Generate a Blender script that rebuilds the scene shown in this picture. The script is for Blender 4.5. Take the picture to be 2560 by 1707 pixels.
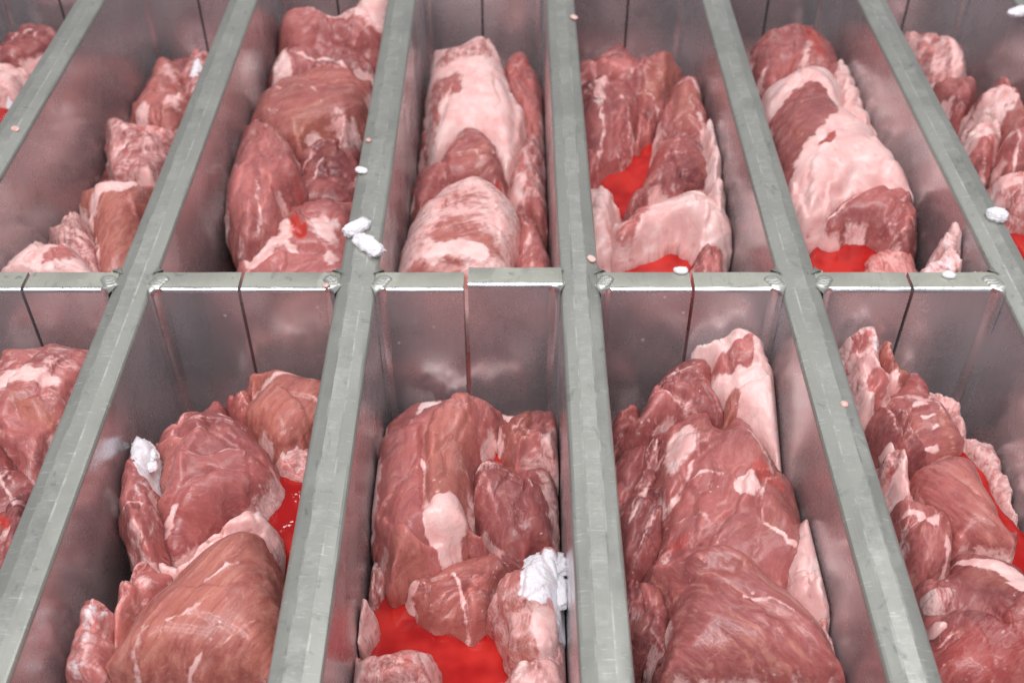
import bpy, math, random
import numpy as np
from mathutils import Vector

# ------------------------------------------------------------------ camera, world, lamps
for o in list(bpy.data.objects):
    bpy.data.objects.remove(o)
scene = bpy.context.scene
COL = scene.collection
PITCH = math.radians(42.4)          # downward tilt of the camera
CAM_H = 0.3936                      # height above the rims of the mould
FPX, CX, CY = 2845.0, 1280.0, 853.5  # focal length and centre in photo pixels

cam_d = bpy.data.cameras.new('camera')
cam = bpy.data.objects.new('camera', cam_d)
COL.objects.link(cam)
cam.location = (0, 0, CAM_H)
cam.rotation_euler = (math.radians(90) - PITCH, 0, 0)
cam_d.sensor_width = 36
cam_d.lens = 36 * FPX / 2560
cam_d.clip_start = 0.01
cam_d.clip_end = 50
cam_d.dof.use_dof = True
cam_d.dof.focus_distance = 0.56
cam_d.dof.aperture_fstop = 11.0
scene.camera = cam

world = bpy.data.worlds.new('World')
scene.world = world
world.use_nodes = True
world.node_tree.nodes['Background'].inputs[0].default_value = (0.81, 0.80, 0.90, 1)
world.node_tree.nodes['Background'].inputs[1].default_value = 0.31


def area_lamp(name, loc, target, sx, sy, power, col):
    d = bpy.data.lights.new(name, 'AREA')
    d.shape = 'RECTANGLE'
    d.size, d.size_y = sx, sy
    d.energy = power
    d.color = col
    o = bpy.data.objects.new(name, d)
    COL.objects.link(o)
    o.location = loc
    o.rotation_euler = (Vector(target) - Vector(loc)).to_track_quat('-Z', 'Y').to_euler()
    return o


# fluorescent ceiling fittings of the processing hall, behind and above the camera
for _y in (-1.25, -0.7, -0.15):
    area_lamp('ceiling_or_glint_lamp', (-0.4, _y, 2.3), (0, 0.45, 0), 2.2, 0.14, 23, (1.0, 0.985, 1.0))
area_lamp('ceiling_or_glint_lamp', (0.9, 0.9, 2.4), (0, 0.5, 0), 0.8, 1.8, 24, (0.97, 0.99, 1.0))

for _x in (-0.9, 0.5):  # far pair, added to put glints on the blood and wet meat
    area_lamp('ceiling_or_glint_lamp', (_x, 3.0, 2.6), (0, 0.5, 0), 0.8, 0.10, 4.5, (0.98, 0.99, 1.0))

scene.view_settings.view_transform = 'Standard'
scene.view_settings.look = 'None'
scene.view_settings.exposure = 0
scene.view_settings.gamma = 1
scene.render.engine = 'CYCLES'

random.seed(4)
RNG = np.random.default_rng(7)

# ------------------------------------------------------------------ photo pixel -> place
FW = np.array([0, math.cos(PITCH), -math.sin(PITCH)])
UP = np.array([0, math.sin(PITCH), math.cos(PITCH)])
CROP = {1: (0, 0, 2.1778), 2: (800, 0, 2.1778), 3: (1660, 0, 2.1778), 4: (0, 640, 2.1778),
        5: (800, 640, 2.1778), 6: (1660, 640, 2.1778), 7: (0, 1100, 1.8375), 8: (1280, 1100, 1.8375)}


def px(crop, pts):
    a, b, s = CROP[crop]
    return [(a + x / s, b + y / s) for x, y in pts]


def at_z(pts, z):
    """photo pixels -> points on the horizontal plane at height z"""
    p = np.asarray(pts, float)
    d = FW[None] * FPX + np.array([1, 0, 0])[None] * (p[:, 0:1] - CX) + UP[None] * (CY - p[:, 1:2])
    t = (z - CAM_H) / d[:, 2]
    return np.stack([d[:, 0] * t, d[:, 1] * t], 1)


# ------------------------------------------------------------------ numpy noise
_perm = np.random.default_rng(3).permutation(512)
_perm = np.concatenate([_perm, _perm])
_grad = np.random.default_rng(5).normal(size=(512, 3))
_grad /= np.linalg.norm(_grad, axis=1)[:, None]


def noise(x, y, z=0.0):
    x, y, z = np.broadcast_arrays(np.asarray(x, float), np.asarray(y, float), np.asarray(z, float))
    xi, yi, zi = np.floor(x).astype(int), np.floor(y).astype(int), np.floor(z).astype(int)
    fx, fy, fz = x - xi, y - yi, z - zi
    u, v, w = [t * t * t * (t * (t * 6 - 15) + 10) for t in (fx, fy, fz)]

    def g(dx, dy, dz):
        h = _perm[(_perm[(_perm[(xi + dx) & 511] + yi + dy) & 511] + zi + dz) & 511] & 511
        gr = _grad[h]
        return gr[..., 0] * (fx - dx) + gr[..., 1] * (fy - dy) + gr[..., 2] * (fz - dz)

    def l(a, b, t):
        return a + (b - a) * t
    return 1.6 * l(l(l(g(0, 0, 0), g(1, 0, 0), u), l(g(0, 1, 0), g(1, 1, 0), u), v),
                   l(l(g(0, 0, 1), g(1, 0, 1), u), l(g(0, 1, 1), g(1, 1, 1), u), v), w)


def fbm(x, y, z=0.0, o=3):
    s, a = 0, 1.0
    for k in range(o):
        s = s + a * noise(x * 2 ** k + 17 * k, y * 2 ** k - 9 * k, z)
        a *= 0.5
    return s


def sstep(a, b, x):
    t = np.clip((x - a) / (b - a), 0, 1)
    return t * t * (3 - 2 * t)


# ------------------------------------------------------------------ node helpers
def new_mat(name):
    m = bpy.data.materials.new(name)
    m.use_nodes = True
    nt = m.node_tree
    bs = nt.nodes['Principled BSDF']
    return m, nt, bs


def N(nt, typ, **kw):
    n = nt.nodes.new(typ)
    for k, v in kw.items():
        if k in n.inputs.keys() if isinstance(k, str) else False:
            n.inputs[k].default_value = v
        else:
            setattr(n, k, v)
    return n


def attr(nt, name):
    n = nt.nodes.new('ShaderNodeAttribute')
    n.attribute_name = name
    return n


def math_n(nt, op, a, b=None, clamp=False):
    n = nt.nodes.new('ShaderNodeMath')
    n.operation = op
    n.use_clamp = clamp
    for i, v in enumerate((a, b)):
        if v is None:
            continue
        if isinstance(v, (int, float)):
            n.inputs[i].default_value = v
        else:
            nt.links.new(v, n.inputs[i])
    return n.outputs[0]


def ramp(nt, fac, a, b, va=0.0, vb=1.0):
    n = nt.nodes.new('ShaderNodeMapRange')
    n.interpolation_type = 'SMOOTHSTEP'
    nt.links.new(fac, n.inputs[0])
    for i, v in zip((1, 2, 3, 4), (a, b, va, vb)):
        n.inputs[i].default_value = v
    return n.outputs[0]


def mixc(nt, fac, a, b):
    n = nt.nodes.new('ShaderNodeMix')
    n.data_type = 'RGBA'
    if isinstance(fac, (int, float)):
        n.inputs[0].default_value = fac
    else:
        nt.links.new(fac, n.inputs[0])
    for i, v in ((6, a), (7, b)):
        if isinstance(v, tuple):
            n.inputs[i].default_value = v + (1,)
        else:
            nt.links.new(v, n.inputs[i])
    return n.outputs[2]


def noise_n(nt, vec, scale, detail=3, rough=0.55, dist=0.0):
    n = nt.nodes.new('ShaderNodeTexNoise')
    n.inputs['Scale'].default_value = scale
    n.inputs['Detail'].default_value = detail
    n.inputs['Roughness'].default_value = rough
    n.inputs['Distortion'].default_value = dist
    nt.links.new(vec, n.inputs['Vector'])
    return n.outputs[0]


def scaled(nt, vec, s):
    n = nt.nodes.new('ShaderNodeMapping')
    n.inputs['Scale'].default_value = s
    nt.links.new(vec, n.inputs['Vector'])
    return n.outputs[0]


def bump(nt, h, dist, strength=1.0, prev=None):
    n = nt.nodes.new('ShaderNodeBump')
    n.inputs['Strength'].default_value = strength
    n.inputs['Distance'].default_value = dist
    nt.links.new(h, n.inputs['Height'])
    if prev is not None:
        nt.links.new(prev, n.inputs['Normal'])
    return n.outputs[0]


# ------------------------------------------------------------------ materials
def mat_metal(name, base, rough, kind):
    m, nt, bs = new_mat(name)
    geo = nt.nodes.new('ShaderNodeNewGeometry')
    pos = geo.outputs['Position']
    if kind == 'wall':      # drawn sheet: streaks run up and down
        streak = noise_n(nt, scaled(nt, pos, (900, 900, 12)), 1, 3, 0.6)
    else:                   # rim: extrusion lines run along the bar
        streak = noise_n(nt, scaled(nt, pos, (1100, 9, 60)), 1, 3, 0.6)
    blot = noise_n(nt, pos, 26, 5, 0.62, 0.6)
    fine = noise_n(nt, pos, 420, 3, 0.6)
    c1 = mixc(nt, ramp(nt, blot, 0.35, 0.68), tuple(b * 0.90 for b in base), tuple(min(1, b * 1.05) for b in base))
    c2 = mixc(nt, ramp(nt, streak, 0.3, 0.7), c1, tuple(b * 0.97 for b in base))
    if kind == 'rim':
        # dull oxide and grease patches, thin bright scratches
        spot = noise_n(nt, scaled(nt, pos, (1, .7, 1)), 95, 4, 0.7, 1.2)
        c2 = mixc(nt, ramp(nt, spot, 0.57, 0.72, 0, .60), c2, (0.20, 0.215, 0.20))
        scr = noise_n(nt, scaled(nt, pos, (120, 1500, 40)), 1, 2, 0.5)
        c2 = mixc(nt, ramp(nt, scr, 0.64, 0.72, 0, .50), c2, (0.85, 0.86, 0.84))
    else:
        drop = nt.nodes.new('ShaderNodeTexVoronoi')
        drop.inputs['Scale'].default_value = 95
        nt.links.new(pos, drop.inputs['Vector'])
        rnd = nt.nodes.new('ShaderNodeSeparateColor')
        nt.links.new(drop.outputs['Color'], rnd.inputs[0])
        dm = math_n(nt, 'MULTIPLY', ramp(nt, drop.outputs['Distance'], 0.05, 0.13, 1, 0), ramp(nt, rnd.outputs[0], 0.80, 0.90))
        smear = math_n(nt, 'MULTIPLY', ramp(nt, noise_n(nt, scaled(nt, pos, (1, 1, .35)), 85, 5, .7), .60, .78), ramp(nt, noise_n(nt, pos, 19, 2), .52, .66))
        dm = math_n(nt, 'ADD', math_n(nt, 'MULTIPLY', dm, .55), math_n(nt, 'MULTIPLY', smear, .42), True)
        c2 = mixc(nt, dm, c2, (0.72, 0.64, 0.66))
        nt.links.new(math_n(nt, 'MULTIPLY', math_n(nt, 'SUBTRACT', 1.0, dm), 0.76 if rough > .235 and kind == 'wall' and base[0] < .8 else 1.0), bs.inputs['Metallic'])
    if kind == 'rim':
        u = attr(nt, 'u').outputs['Fac']
        au = math_n(nt, 'ABSOLUTE', math_n(nt, 'SUBTRACT', math_n(nt, 'ABSOLUTE', u), 0.0039))
        worn = math_n(nt, 'MULTIPLY', ramp(nt, au, 0.0002, 0.0006, 1, 0), ramp(nt, noise_n(nt, scaled(nt, pos, (60, 45, 1)), 1, 4, .75), .47, .60))
        c2 = mixc(nt, math_n(nt, 'MULTIPLY', worn, .28), c2, (0.93, 0.93, 0.90))
        # the worn crown is rubbed paler than the shoulders, in patches
        crown = math_n(nt, 'MULTIPLY', ramp(nt, math_n(nt, 'ABSOLUTE', u), 0.0032, 0.0040, 1, 0), ramp(nt, noise_n(nt, scaled(nt, pos, (60, 90, 1)), 1, 5, .75), .45, .68))
        c2 = mixc(nt, math_n(nt, 'MULTIPLY', crown, .22), c2, (0.80, 0.81, 0.78))
    nt.links.new(c2, bs.inputs['Base Color'])
    if kind == 'rim':
        bs.inputs['Metallic'].default_value = 0.62
    r = math_n(nt, 'ADD', ramp(nt, blot, 0.3, 0.7, rough - 0.05, rough + 0.10), ramp(nt, fine, .3, .7, -.03, .03))
    nt.links.new(r, bs.inputs['Roughness'])
    b = bump(nt, streak, 0.00006, 0.6)
    b = bump(nt, fine, 0.00008, 0.5, b)
    nt.links.new(b, bs.inputs['Normal'])
    return m


M = {}
M['wall'] = mat_metal('brushed_aluminium', (0.67, 0.67, 0.69), 0.24, 'wall')
M['rim'] = mat_metal('dull_aluminium_rim', (0.415, 0.42, 0.375), 0.36, 'rim')
M['cross'] = mat_metal('pale_cross_rim', (0.53, 0.53, 0.45), 0.38, 'rim')
M['edge'] = mat_metal('polished_edge', (0.84, 0.84, 0.84), 0.24, 'wall')
M['weld'] = mat_metal('weld_metal', (0.46, 0.465, 0.42), 0.30, 'rim')


def mat_meat():
    m, nt, bs = new_mat('raw_meat')
    fib = attr(nt, 'fib').outputs['Vector']
    sep = attr(nt, 'mask')           # fat, tan, red as colour channels of the tissue itself
    ms = nt.nodes.new('ShaderNodeSeparateColor')
    nt.links.new(sep.outputs['Color'], ms.inputs[0])
    fat, tan, red = ms.outputs[0], ms.outputs[1], ms.outputs[2]
    tone = attr(nt, 'tone').outputs['Fac']
    frost = attr(nt, 'frost').outputs['Fac']
    # warped coordinates along the grain
    wn = nt.nodes.new('ShaderNodeTexNoise')
    wn.inputs['Scale'].default_value = 45
    nt.links.new(fib, wn.inputs['Vector'])
    sub = nt.nodes.new('ShaderNodeVectorMath'); sub.operation = 'SUBTRACT'
    nt.links.new(wn.outputs['Color'], sub.inputs[0]); sub.inputs[1].default_value = (.5, .5, .5)
    scl = nt.nodes.new('ShaderNodeVectorMath'); scl.operation = 'SCALE'
    nt.links.new(sub.outputs[0], scl.inputs[0]); nt.links.new(math_n(nt, 'ADD', 0.002, math_n(nt, 'MULTIPLY', attr(nt, 'rgh').outputs['Fac'], 0.014)), scl.inputs['Scale'])
    add = nt.nodes.new('ShaderNodeVectorMath'); add.operation = 'ADD'
    nt.links.new(fib, add.inputs[0]); nt.links.new(scl.outputs[0], add.inputs[1])
    wf = add.outputs[0]
    grain = noise_n(nt, scaled(nt, wf, (70, 620, 300)), 1, 4, 0.6)
    grain2 = noise_n(nt, scaled(nt, wf, (28, 190, 120)), 1, 3, 0.6)
    blot = noise_n(nt, wf, 48, 4, 0.6, 0.5)
    mid = noise_n(nt, wf, 160, 4, 0.65)
    fine = noise_n(nt, fib, 900, 3, 0.6)
    # thin connective tissue lines
    vor = nt.nodes.new('ShaderNodeTexVoronoi'); vor.feature = 'DISTANCE_TO_EDGE'
    vor.inputs['Scale'].default_value = 1.0
    nt.links.new(scaled(nt, wf, (50, 170, 90)), vor.inputs['Vector'])
    seam = math_n(nt, 'MULTIPLY', ramp(nt, vor.outputs['Distance'], 0.0, 0.07, 1, 0), ramp(nt, mid, 0.46, 0.66))
    seam = math_n(nt, 'MULTIPLY', seam, ramp(nt, blot, 0.42, 0.62, 0.0, 0.75))
    big = noise_n(nt, wf, 21, 3, 0.55, 0.4)
    # lean colour: maroon to salmon, with brown and pink areas
    lean = mixc(nt, ramp(nt, tone, 0.0, 1.0), (0.130, 0.029, 0.036), (0.62, 0.215, 0.200))
    lean = mixc(nt, ramp(nt, big, 0.40, 0.66, 0, .50), lean, (0.51, 0.143, 0.128))
    lean = mixc(nt, ramp(nt, blot, 0.46, 0.70, 0, .50), lean, (0.245, 0.050, 0.055))
    lean = mixc(nt, ramp(nt, big, 0.44, 0.30, 0, .45), lean, (0.40, 0.120, 0.088))
    lean = mixc(nt, ramp(nt, mid, 0.48, 0.74, 0, .34), lean, (0.58, 0.218, 0.200))
    lean = mixc(nt, math_n(nt, 'MULTIPLY', tan, ramp(nt, blot, .25, .6, .80, .40)), lean, (0.49, 0.185, 0.120))
    lean = mixc(nt, ramp(nt, grain, 0.50, 0.76, 0, .32), lean, (0.63, 0.265, 0.22))
    lean = mixc(nt, ramp(nt, grain2, 0.30, 0.50, .34, 0), lean, (0.24, 0.062, 0.066))
    # long smooth fibres on the sinewy, unbroken muscles
    lng = noise_n(nt, scaled(nt, wf, (13, 300, 160)), 1, 4, 0.6)
    smo = math_n(nt, 'SUBTRACT', 1.35, attr(nt, 'rgh').outputs['Fac'], True)
    lean = mixc(nt, math_n(nt, 'MULTIPLY', smo, ramp(nt, lng, 0.50, 0.68, 0, .55)), lean, (0.61, 0.280, 0.215))
    lean = mixc(nt, math_n(nt, 'MULTIPLY', smo, ramp(nt, lng, 0.50, 0.36, 0, .50)), lean, (0.30, 0.072, 0.058))
    lean = mixc(nt, ramp(nt, red, 0, 1, 0, .85), lean, (0.52, 0.040, 0.026))
    # silver, whitish film over some lean
    film = ramp(nt, noise_n(nt, scaled(nt, wf, (30, 75, 40)), 1, 6, 0.70), 0.53, 0.80, 0, .36)
    lean = mixc(nt, film, lean, (0.70, 0.42, 0.39))
    lean = mixc(nt, math_n(nt, 'MULTIPLY', seam, .34), lean, (0.80, 0.55, 0.48))
    # fat
    fatc = mixc(nt, ramp(nt, blot, 0.35, 0.65), (0.86, 0.595, 0.565), (0.80, 0.455, 0.430))
    fatc = mixc(nt, ramp(nt, mid, 0.54, 0.74, 0, .50), fatc, (0.68, 0.29, 0.255))
    fatc = mixc(nt, ramp(nt, noise_n(nt, wf, 85, 4, .6), .52, .72, 0, .55), fatc, (0.86, 0.72, 0.68))
    fatc = mixc(nt, ramp(nt, red, 0, 1, 0, .55), fatc, (0.74, 0.12, 0.09))
    ff = math_n(nt, 'ADD', fat, math_n(nt, 'MULTIPLY', math_n(nt, 'SUBTRACT', mid, 0.5), 1.0))
    ff = math_n(nt, 'ADD', ff, math_n(nt, 'MULTIPLY', math_n(nt, 'SUBTRACT', grain, 0.5), 0.7))
    ff = math_n(nt, 'ADD', ff, math_n(nt, 'MULTIPLY', math_n(nt, 'SUBTRACT', blot, 0.5), 0.6))
    ff = ramp(nt, ff, 0.26, 0.72)
    colr = mixc(nt, ff, lean, fatc)
    # ice crystals
    fr = math_n(nt, 'ADD', frost, math_n(nt, 'MULTIPLY', math_n(nt, 'SUBTRACT', mid, 0.5), 1.1))
    fr = ramp(nt, fr, 0.38, 0.72)
    colr = mixc(nt, fr, colr, (0.86, 0.81, 0.84))
    # fine wandering threads of connective tissue
    nz = noise_n(nt, scaled(nt, wf, (60, 210, 130)), 1, 3, .55, .9)
    thr = ramp(nt, math_n(nt, 'ABSOLUTE', math_n(nt, 'SUBTRACT', nz, .5)), 0.0, 0.022, .36, 0)
    thm = math_n(nt, 'MULTIPLY', thr, ramp(nt, noise_n(nt, wf, 75, 3, .6), .50, .66))
    colr = mixc(nt, math_n(nt, 'MULTIPLY', thm, math_n(nt, 'SUBTRACT', 1.0, fr, True)), colr, (0.76, 0.46, 0.41))
    pit = noise_n(nt, wf, 380, 3, .7)
    colr = mixc(nt, math_n(nt, 'MULTIPLY', ramp(nt, pit, .40, .28, 0, .35), math_n(nt, 'SUBTRACT', 1.0, ff, True)), colr, (0.16, 0.036, 0.040))
    # scattered dry specks
    sp = nt.nodes.new('ShaderNodeTexVoronoi'); sp.inputs['Scale'].default_value = 210
    nt.links.new(wf, sp.inputs['Vector'])
    spk = math_n(nt, 'MULTIPLY', ramp(nt, sp.outputs['Distance'], 0.08, 0.20, .6, 0), ramp(nt, blot, .54, .62))
    colr = mixc(nt, spk, colr, (0.80, 0.58, 0.53))
    nt.links.new(colr, bs.inputs['Base Color'])
    bs.inputs['Subsurface Weight'].default_value = 0.55
    bs.inputs['Subsurface Radius'].default_value = (0.0050, 0.0020, 0.0016)
    bs.inputs['Subsurface Scale'].default_value = 1.0
    bs.inputs['IOR'].default_value = 1.38
    rg = mixc(nt, fr, ramp(nt, blot, 0.35, 0.7, 0.25, 0.44), (0.75, 0.75, 0.75))
    rg = mixc(nt, math_n(nt, 'MULTIPLY', red, .8), rg, (0.18, 0.18, 0.18))
    nt.links.new(rg, bs.inputs['Roughness'])
    bs.inputs['Coat Weight'].default_value = 0.18
    bs.inputs['Coat Roughness'].default_value = 0.12
    b = bump(nt, grain2, 0.0007, 0.5)
    b = bump(nt, grain, 0.0004, 0.5, b)
    b = bump(nt, math_n(nt, 'MULTIPLY', lng, smo), 0.0006, 0.5, b)
    b = bump(nt, math_n(nt, 'MULTIPLY', noise_n(nt, fib, 1100, 3, .7), fr), 0.0008, 0.45, b)
    b = bump(nt, math_n(nt, 'MULTIPLY', mid, attr(nt, 'rgh').outputs['Fac']), 0.0008, 0.5, b)
    b = bump(nt, ff, 0.0005, 0.4, b)
    b = bump(nt, fine, 0.00022, 0.6, b)
    nt.links.new(b, bs.inputs['Normal'])
    return m


def mat_blood():
    m, nt, bs = new_mat('blood_liquid')
    geo = nt.nodes.new('ShaderNodeNewGeometry')
    pos = geo.outputs['Position']
    n1 = noise_n(nt, pos, 45, 2, 0.5)
    n2 = noise_n(nt, pos, 700, 3, 0.6)
    c = mixc(nt, ramp(nt, n1, 0.35, 0.68), (0.36, 0.006, 0.006), (0.56, 0.028, 0.020))
    nt.links.new(c, bs.inputs['Base Color'])
    bs.inputs['Roughness'].default_value = 0.06
    bs.inputs['Subsurface Weight'].default_value = 0.2
    bs.inputs['Subsurface Radius'].default_value = (0.006, 0.001, 0.0008)
    bs.inputs['Subsurface Scale'].default_value = 1.0
    b = bump(nt, n1, 0.003, 0.30)
    b = bump(nt, noise_n(nt, pos, 190, 2, .5), 0.0007, 0.28, b)
    nt.links.new(b, bs.inputs['Normal'])
    return m


def mat_frost():
    m, nt, bs = new_mat('frost_ice')
    geo = nt.nodes.new('ShaderNodeNewGeometry')
    n2 = noise_n(nt, geo.outputs['Position'], 700, 4, 0.7)
    n1 = noise_n(nt, geo.outputs['Position'], 150, 3, 0.6)
    c = mixc(nt, ramp(nt, n1, .5, .75, 0, .5), (0.84, 0.81, 0.84), (0.78, 0.64, 0.67))
    nt.links.new(c, bs.inputs['Base Color'])
    bs.inputs['Roughness'].default_value = 0.6
    bs.inputs['Subsurface Weight'].default_value = 0.8
    bs.inputs['Subsurface Radius'].default_value = (0.003, 0.003, 0.003)
    bs.inputs['Subsurface Scale'].default_value = 1.0
    nt.links.new(bump(nt, n2, 0.0006, 0.5), bs.inputs['Normal'])
    return m


def mat_scrap():
    m, nt, bs = new_mat('fat_scrap')
    geo = nt.nodes.new('ShaderNodeNewGeometry')
    n1 = noise_n(nt, geo.outputs['Position'], 300, 3, 0.6)
    nt.links.new(mixc(nt, ramp(nt, n1, .4, .65), (0.80, 0.56, 0.50), (0.74, 0.38, 0.33)), bs.inputs['Base Color'])
    bs.inputs['Roughness'].default_value = 0.45
    nt.links.new(bump(nt, n1, 0.001, .5), bs.inputs['Normal'])
    return m


M['scrap'] = mat_scrap()
M['meat'] = mat_meat()
M['blood'] = mat_blood()
M['frost'] = mat_frost()


# ------------------------------------------------------------------ object helpers
def link(name, verts, faces, mat, parent=None, smooth=True):
    me = bpy.data.meshes.new(name)
    me.from_pydata([tuple(v) for v in verts], [], [tuple(f) for f in faces])
    me.materials.append(mat)
    if smooth:
        me.polygons.foreach_set('use_smooth', [True] * len(me.polygons))
    me.update()
    o = bpy.data.objects.new(name, me)
    COL.objects.link(o)
    if parent is not None:
        o.parent = parent
        o.matrix_parent_inverse = parent.matrix_world.inverted()
    return o


def tag(o, label, cat, group=None):
    o['label'] = label
    o['category'] = cat
    if group:
        o['group'] = group
    return o


# ------------------------------------------------------------------ the mould
BAR = {'Z': -0.4425, 'A': -0.3232, 'B': -0.2060, 'C': -0.0845, 'D': 0.0370, 'E': 0.1565, 'F': 0.2758, 'G': 0.3953}
BK = list(BAR)
HALF = 0.0108        # half the thickness of a partition
DEEP = -0.175        # floor of the compartments
YF, YB = 0.4735, 0.4890    # front and back of the cross wall in view
YFAR, YNEAR = 0.905, 0.075  # cross walls at the far and near ends

mould = bpy.data.objects.new('freezing_mould', None)
COL.objects.link(mould)
mould.location = (0, 0.48, DEEP)
bpy.context.view_layer.update()
tag(mould, 'grey aluminium block freezing mould divided into long open compartments', 'mould')


def extrude_profile(prof, y0, y1, ny, wob, seed):
    v, f = [], []
    n = len(prof)
    ys = np.linspace(y0, y1, ny)
    for j, y in enumerate(ys):
        for i, (x, z) in enumerate(prof):
            k = wob * float(noise(y * 22, i * 1.7, seed)) if z > -0.01 else 0
            v.append((x + 0.4 * k, y, z + k))
    for j in range(ny - 1):
        for i in range(n - 1):
            a = j * n + i
            f.append((a, a + n, a + n + 1, a + 1))
    return v, f


def partition(name, x, seed):
    h = HALF
    # sheet core, from the floor up to the rim
    zt = -0.0035
    v = [(x + a * h, y, z) for y in (0.06, 0.93) for a, z in ((-1, DEEP), (-1, zt), (1, zt), (1, DEEP))]
    core = link('partition', v, [(0, 1, 2, 3), (7, 6, 5, 4), (0, 4, 5, 1), (2, 6, 7, 3), (1, 5, 6, 2)], M['wall'], mould, False)
    # rim: shallow hipped top with rounded shoulders
    p = [(-h, -0.0035), (-h + .0002, -0.0022), (-h + .0009, -0.0012), (-h + .0020, -0.0007), (-.0044, 0.0004), (-.0034, 0.0007),
         (.0034, 0.0007), (.0044, 0.0004), (h - .0020, -0.0007), (h - .0009, -0.0012), (h - .0002, -0.0022), (h, -0.0035)]
    v3, f3 = extrude_profile([(x + a, b) for a, b in p], 0.06, 0.93, 160, 0.00016, seed)
    rim = link('rim', v3, f3, M['rim'], core, True)
    ua = rim.data.attributes.new('u', 'FLOAT', 'POINT')
    ua.data.foreach_set('value', [q[0] - x for q in v3])
    rim.data.set_sharp_from_angle(angle=math.radians(9))
    return core


for i, k in enumerate(BK):
    partition(k, BAR[k], i * 3.1)


def half_wall(x0, x1, y0, y1, ztop, seed):
    """one half of a cross wall: flat top, rounded shiny edges, open seam to its twin"""
    r = 0.0022
    prof = [(y0, DEEP), (y0, -0.05), (y0, ztop - r)]
    top = []
    for a in np.linspace(180, 90, 6):
        top.append((y0 + r + r * math.cos(math.radians(a)), ztop - r + r * math.sin(math.radians(a))))
    top2 = [(y1 - .001 + .001 * math.cos(math.radians(a)), ztop - .001 + .001 * math.sin(math.radians(a))) for a in np.linspace(90, 0, 4)]
    back = [(y1, -0.05), (y1, DEEP)]

    def strip(pr, nx=14, wob=0.00012):
        v, f = [], []
        xs = np.linspace(x0, x1, nx)
        n = len(pr)
        for x in xs:
            for i, (y, z) in enumerate(pr):
                k = wob * float(noise(x * 60, i * .6, seed)) if z > -0.01 else 0
                v.append((x, y + k, z + k))
        for j in range(nx - 1):
            for i in range(n - 1):
                a = j * n + i
                f.append((a, a + 1, a + n + 1, a + n))
        return v, f
    zf, zb = ztop - r, ztop - .001
    v = [(x, y, z) for x in (x0, x1) for y, z in ((y0, DEEP), (y0, zf), (y1, zb), (y1, DEEP))]
    f = [(0, 1, 2, 3), (7, 6, 5, 4), (0, 4, 5, 1), (2, 6, 7, 3), (1, 5, 6, 2)]
    w = link('cross_wall', v, f, M['wall'], mould, False)
    ve, fe = strip(top)
    link('polished_edge', ve, fe, M['edge'], w)
    vt, ft = strip([top[-1]] + top2)
    # close the ends of the rim
    n = len(top2) + 1
    t = link('rim', vt, ft, M['cross'], w)
    ua = t.data.attributes.new('u', 'FLOAT', 'POINT')
    ua.data.foreach_set('value', [0.1] * len(vt))
    t.data.set_sharp_from_angle(angle=math.radians(20))
    # end caps of the rounded edge
    for x in (x0, x1):
        ring = [(a, b) for a, b in top] + top2
        link('end_cap', [(x, a, b) for a, b in ring], [tuple(range(len(ring)))], M['weld'], w, False)
    return w


def corner_fillet(x, y, sx, sy, r, depth, parent_wall):
    """vertical concave weld fillet in a corner: sx, sy point into the compartment"""
    v, f = [], []
    zs = [0.0003, -0.0010, -0.003, -0.012, -0.03, -0.06, -0.10, DEEP]
    n = 9
    for j, z in enumerate(zs):
        rr = r * (1.0 if j else 0.86)
        for i in range(n):
            a = math.radians(90 * i / (n - 1))
            # quarter circle centred on the open side
            k = 0.0005 * float(noise(z * 300, i * .7, x * 90)) if j > 1 else 0
            xx = x + sx * (rr - (rr) * math.sin(a) + k)
            yy = y + sy * (rr - (rr) * math.cos(a) + k)
            v.append((xx, yy, z))
    for j in range(len(zs) - 1):
        for i in range(n - 1):
            a = j * n + i
            q = (a, a + 1, a + n + 1, a + n)
            f.append(q if sx * sy > 0 else q[::-1])
    # flat top
    k = len(v)
    v.append((x - sx * .003, y - sy * .003, 0.0003))
    for i in range(n - 1):
        f.append((k, i, i + 1) if sx * sy < 0 else (k, i + 1, i))
    o = link('corner_weld', v, f, M['wall'], parent_wall)
    o.data.materials.append(M['edge'])
    o.data.materials.append(M['weld'])
    for pl in o.data.polygons:
        if pl.center[2] > -0.004:
            pl.material_index = 2 if abs(pl.normal[2]) > .8 else 1
    return o


def weld_bead(x, y, parent_wall, sx, seed):
    """row of overlapping weld ripples across the joint"""
    v, f = [], []
    for q in range(3):
        cx0, cy0 = x + sx * (0.0006 + 0.0010 * q), y + 0.0020 * (q - 1.6)
        k = len(v)
        nr, na = 5, 14
        for a in range(na):
            t = 2 * math.pi * a / na
            for b in range(nr):
                s = b / (nr - 1)
                rad = 0.0042 * (1 - s)
                z = 0.0001 + 0.0004 * math.sin(s * math.pi * .5) - 0.00015 * (s > .7) + 0.00008 * q
                v.append((cx0 + rad * 1.15 * math.cos(t), cy0 + rad * .8 * math.sin(t), z - (0.0012 if b == 0 else 0)))
        for a in range(na):
            for b in range(nr - 1):
                i0, i1 = k + a * nr + b, k + ((a + 1) % na) * nr + b
                f.append((i0, i1, i1 + 1, i0 + 1))
    o = link('weld_bead', v, f, M['weld'], parent_wall)
    o.data.attributes.new('u', 'FLOAT', 'POINT').data.foreach_set('value', [0.1] * len(v))
    return o


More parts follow.
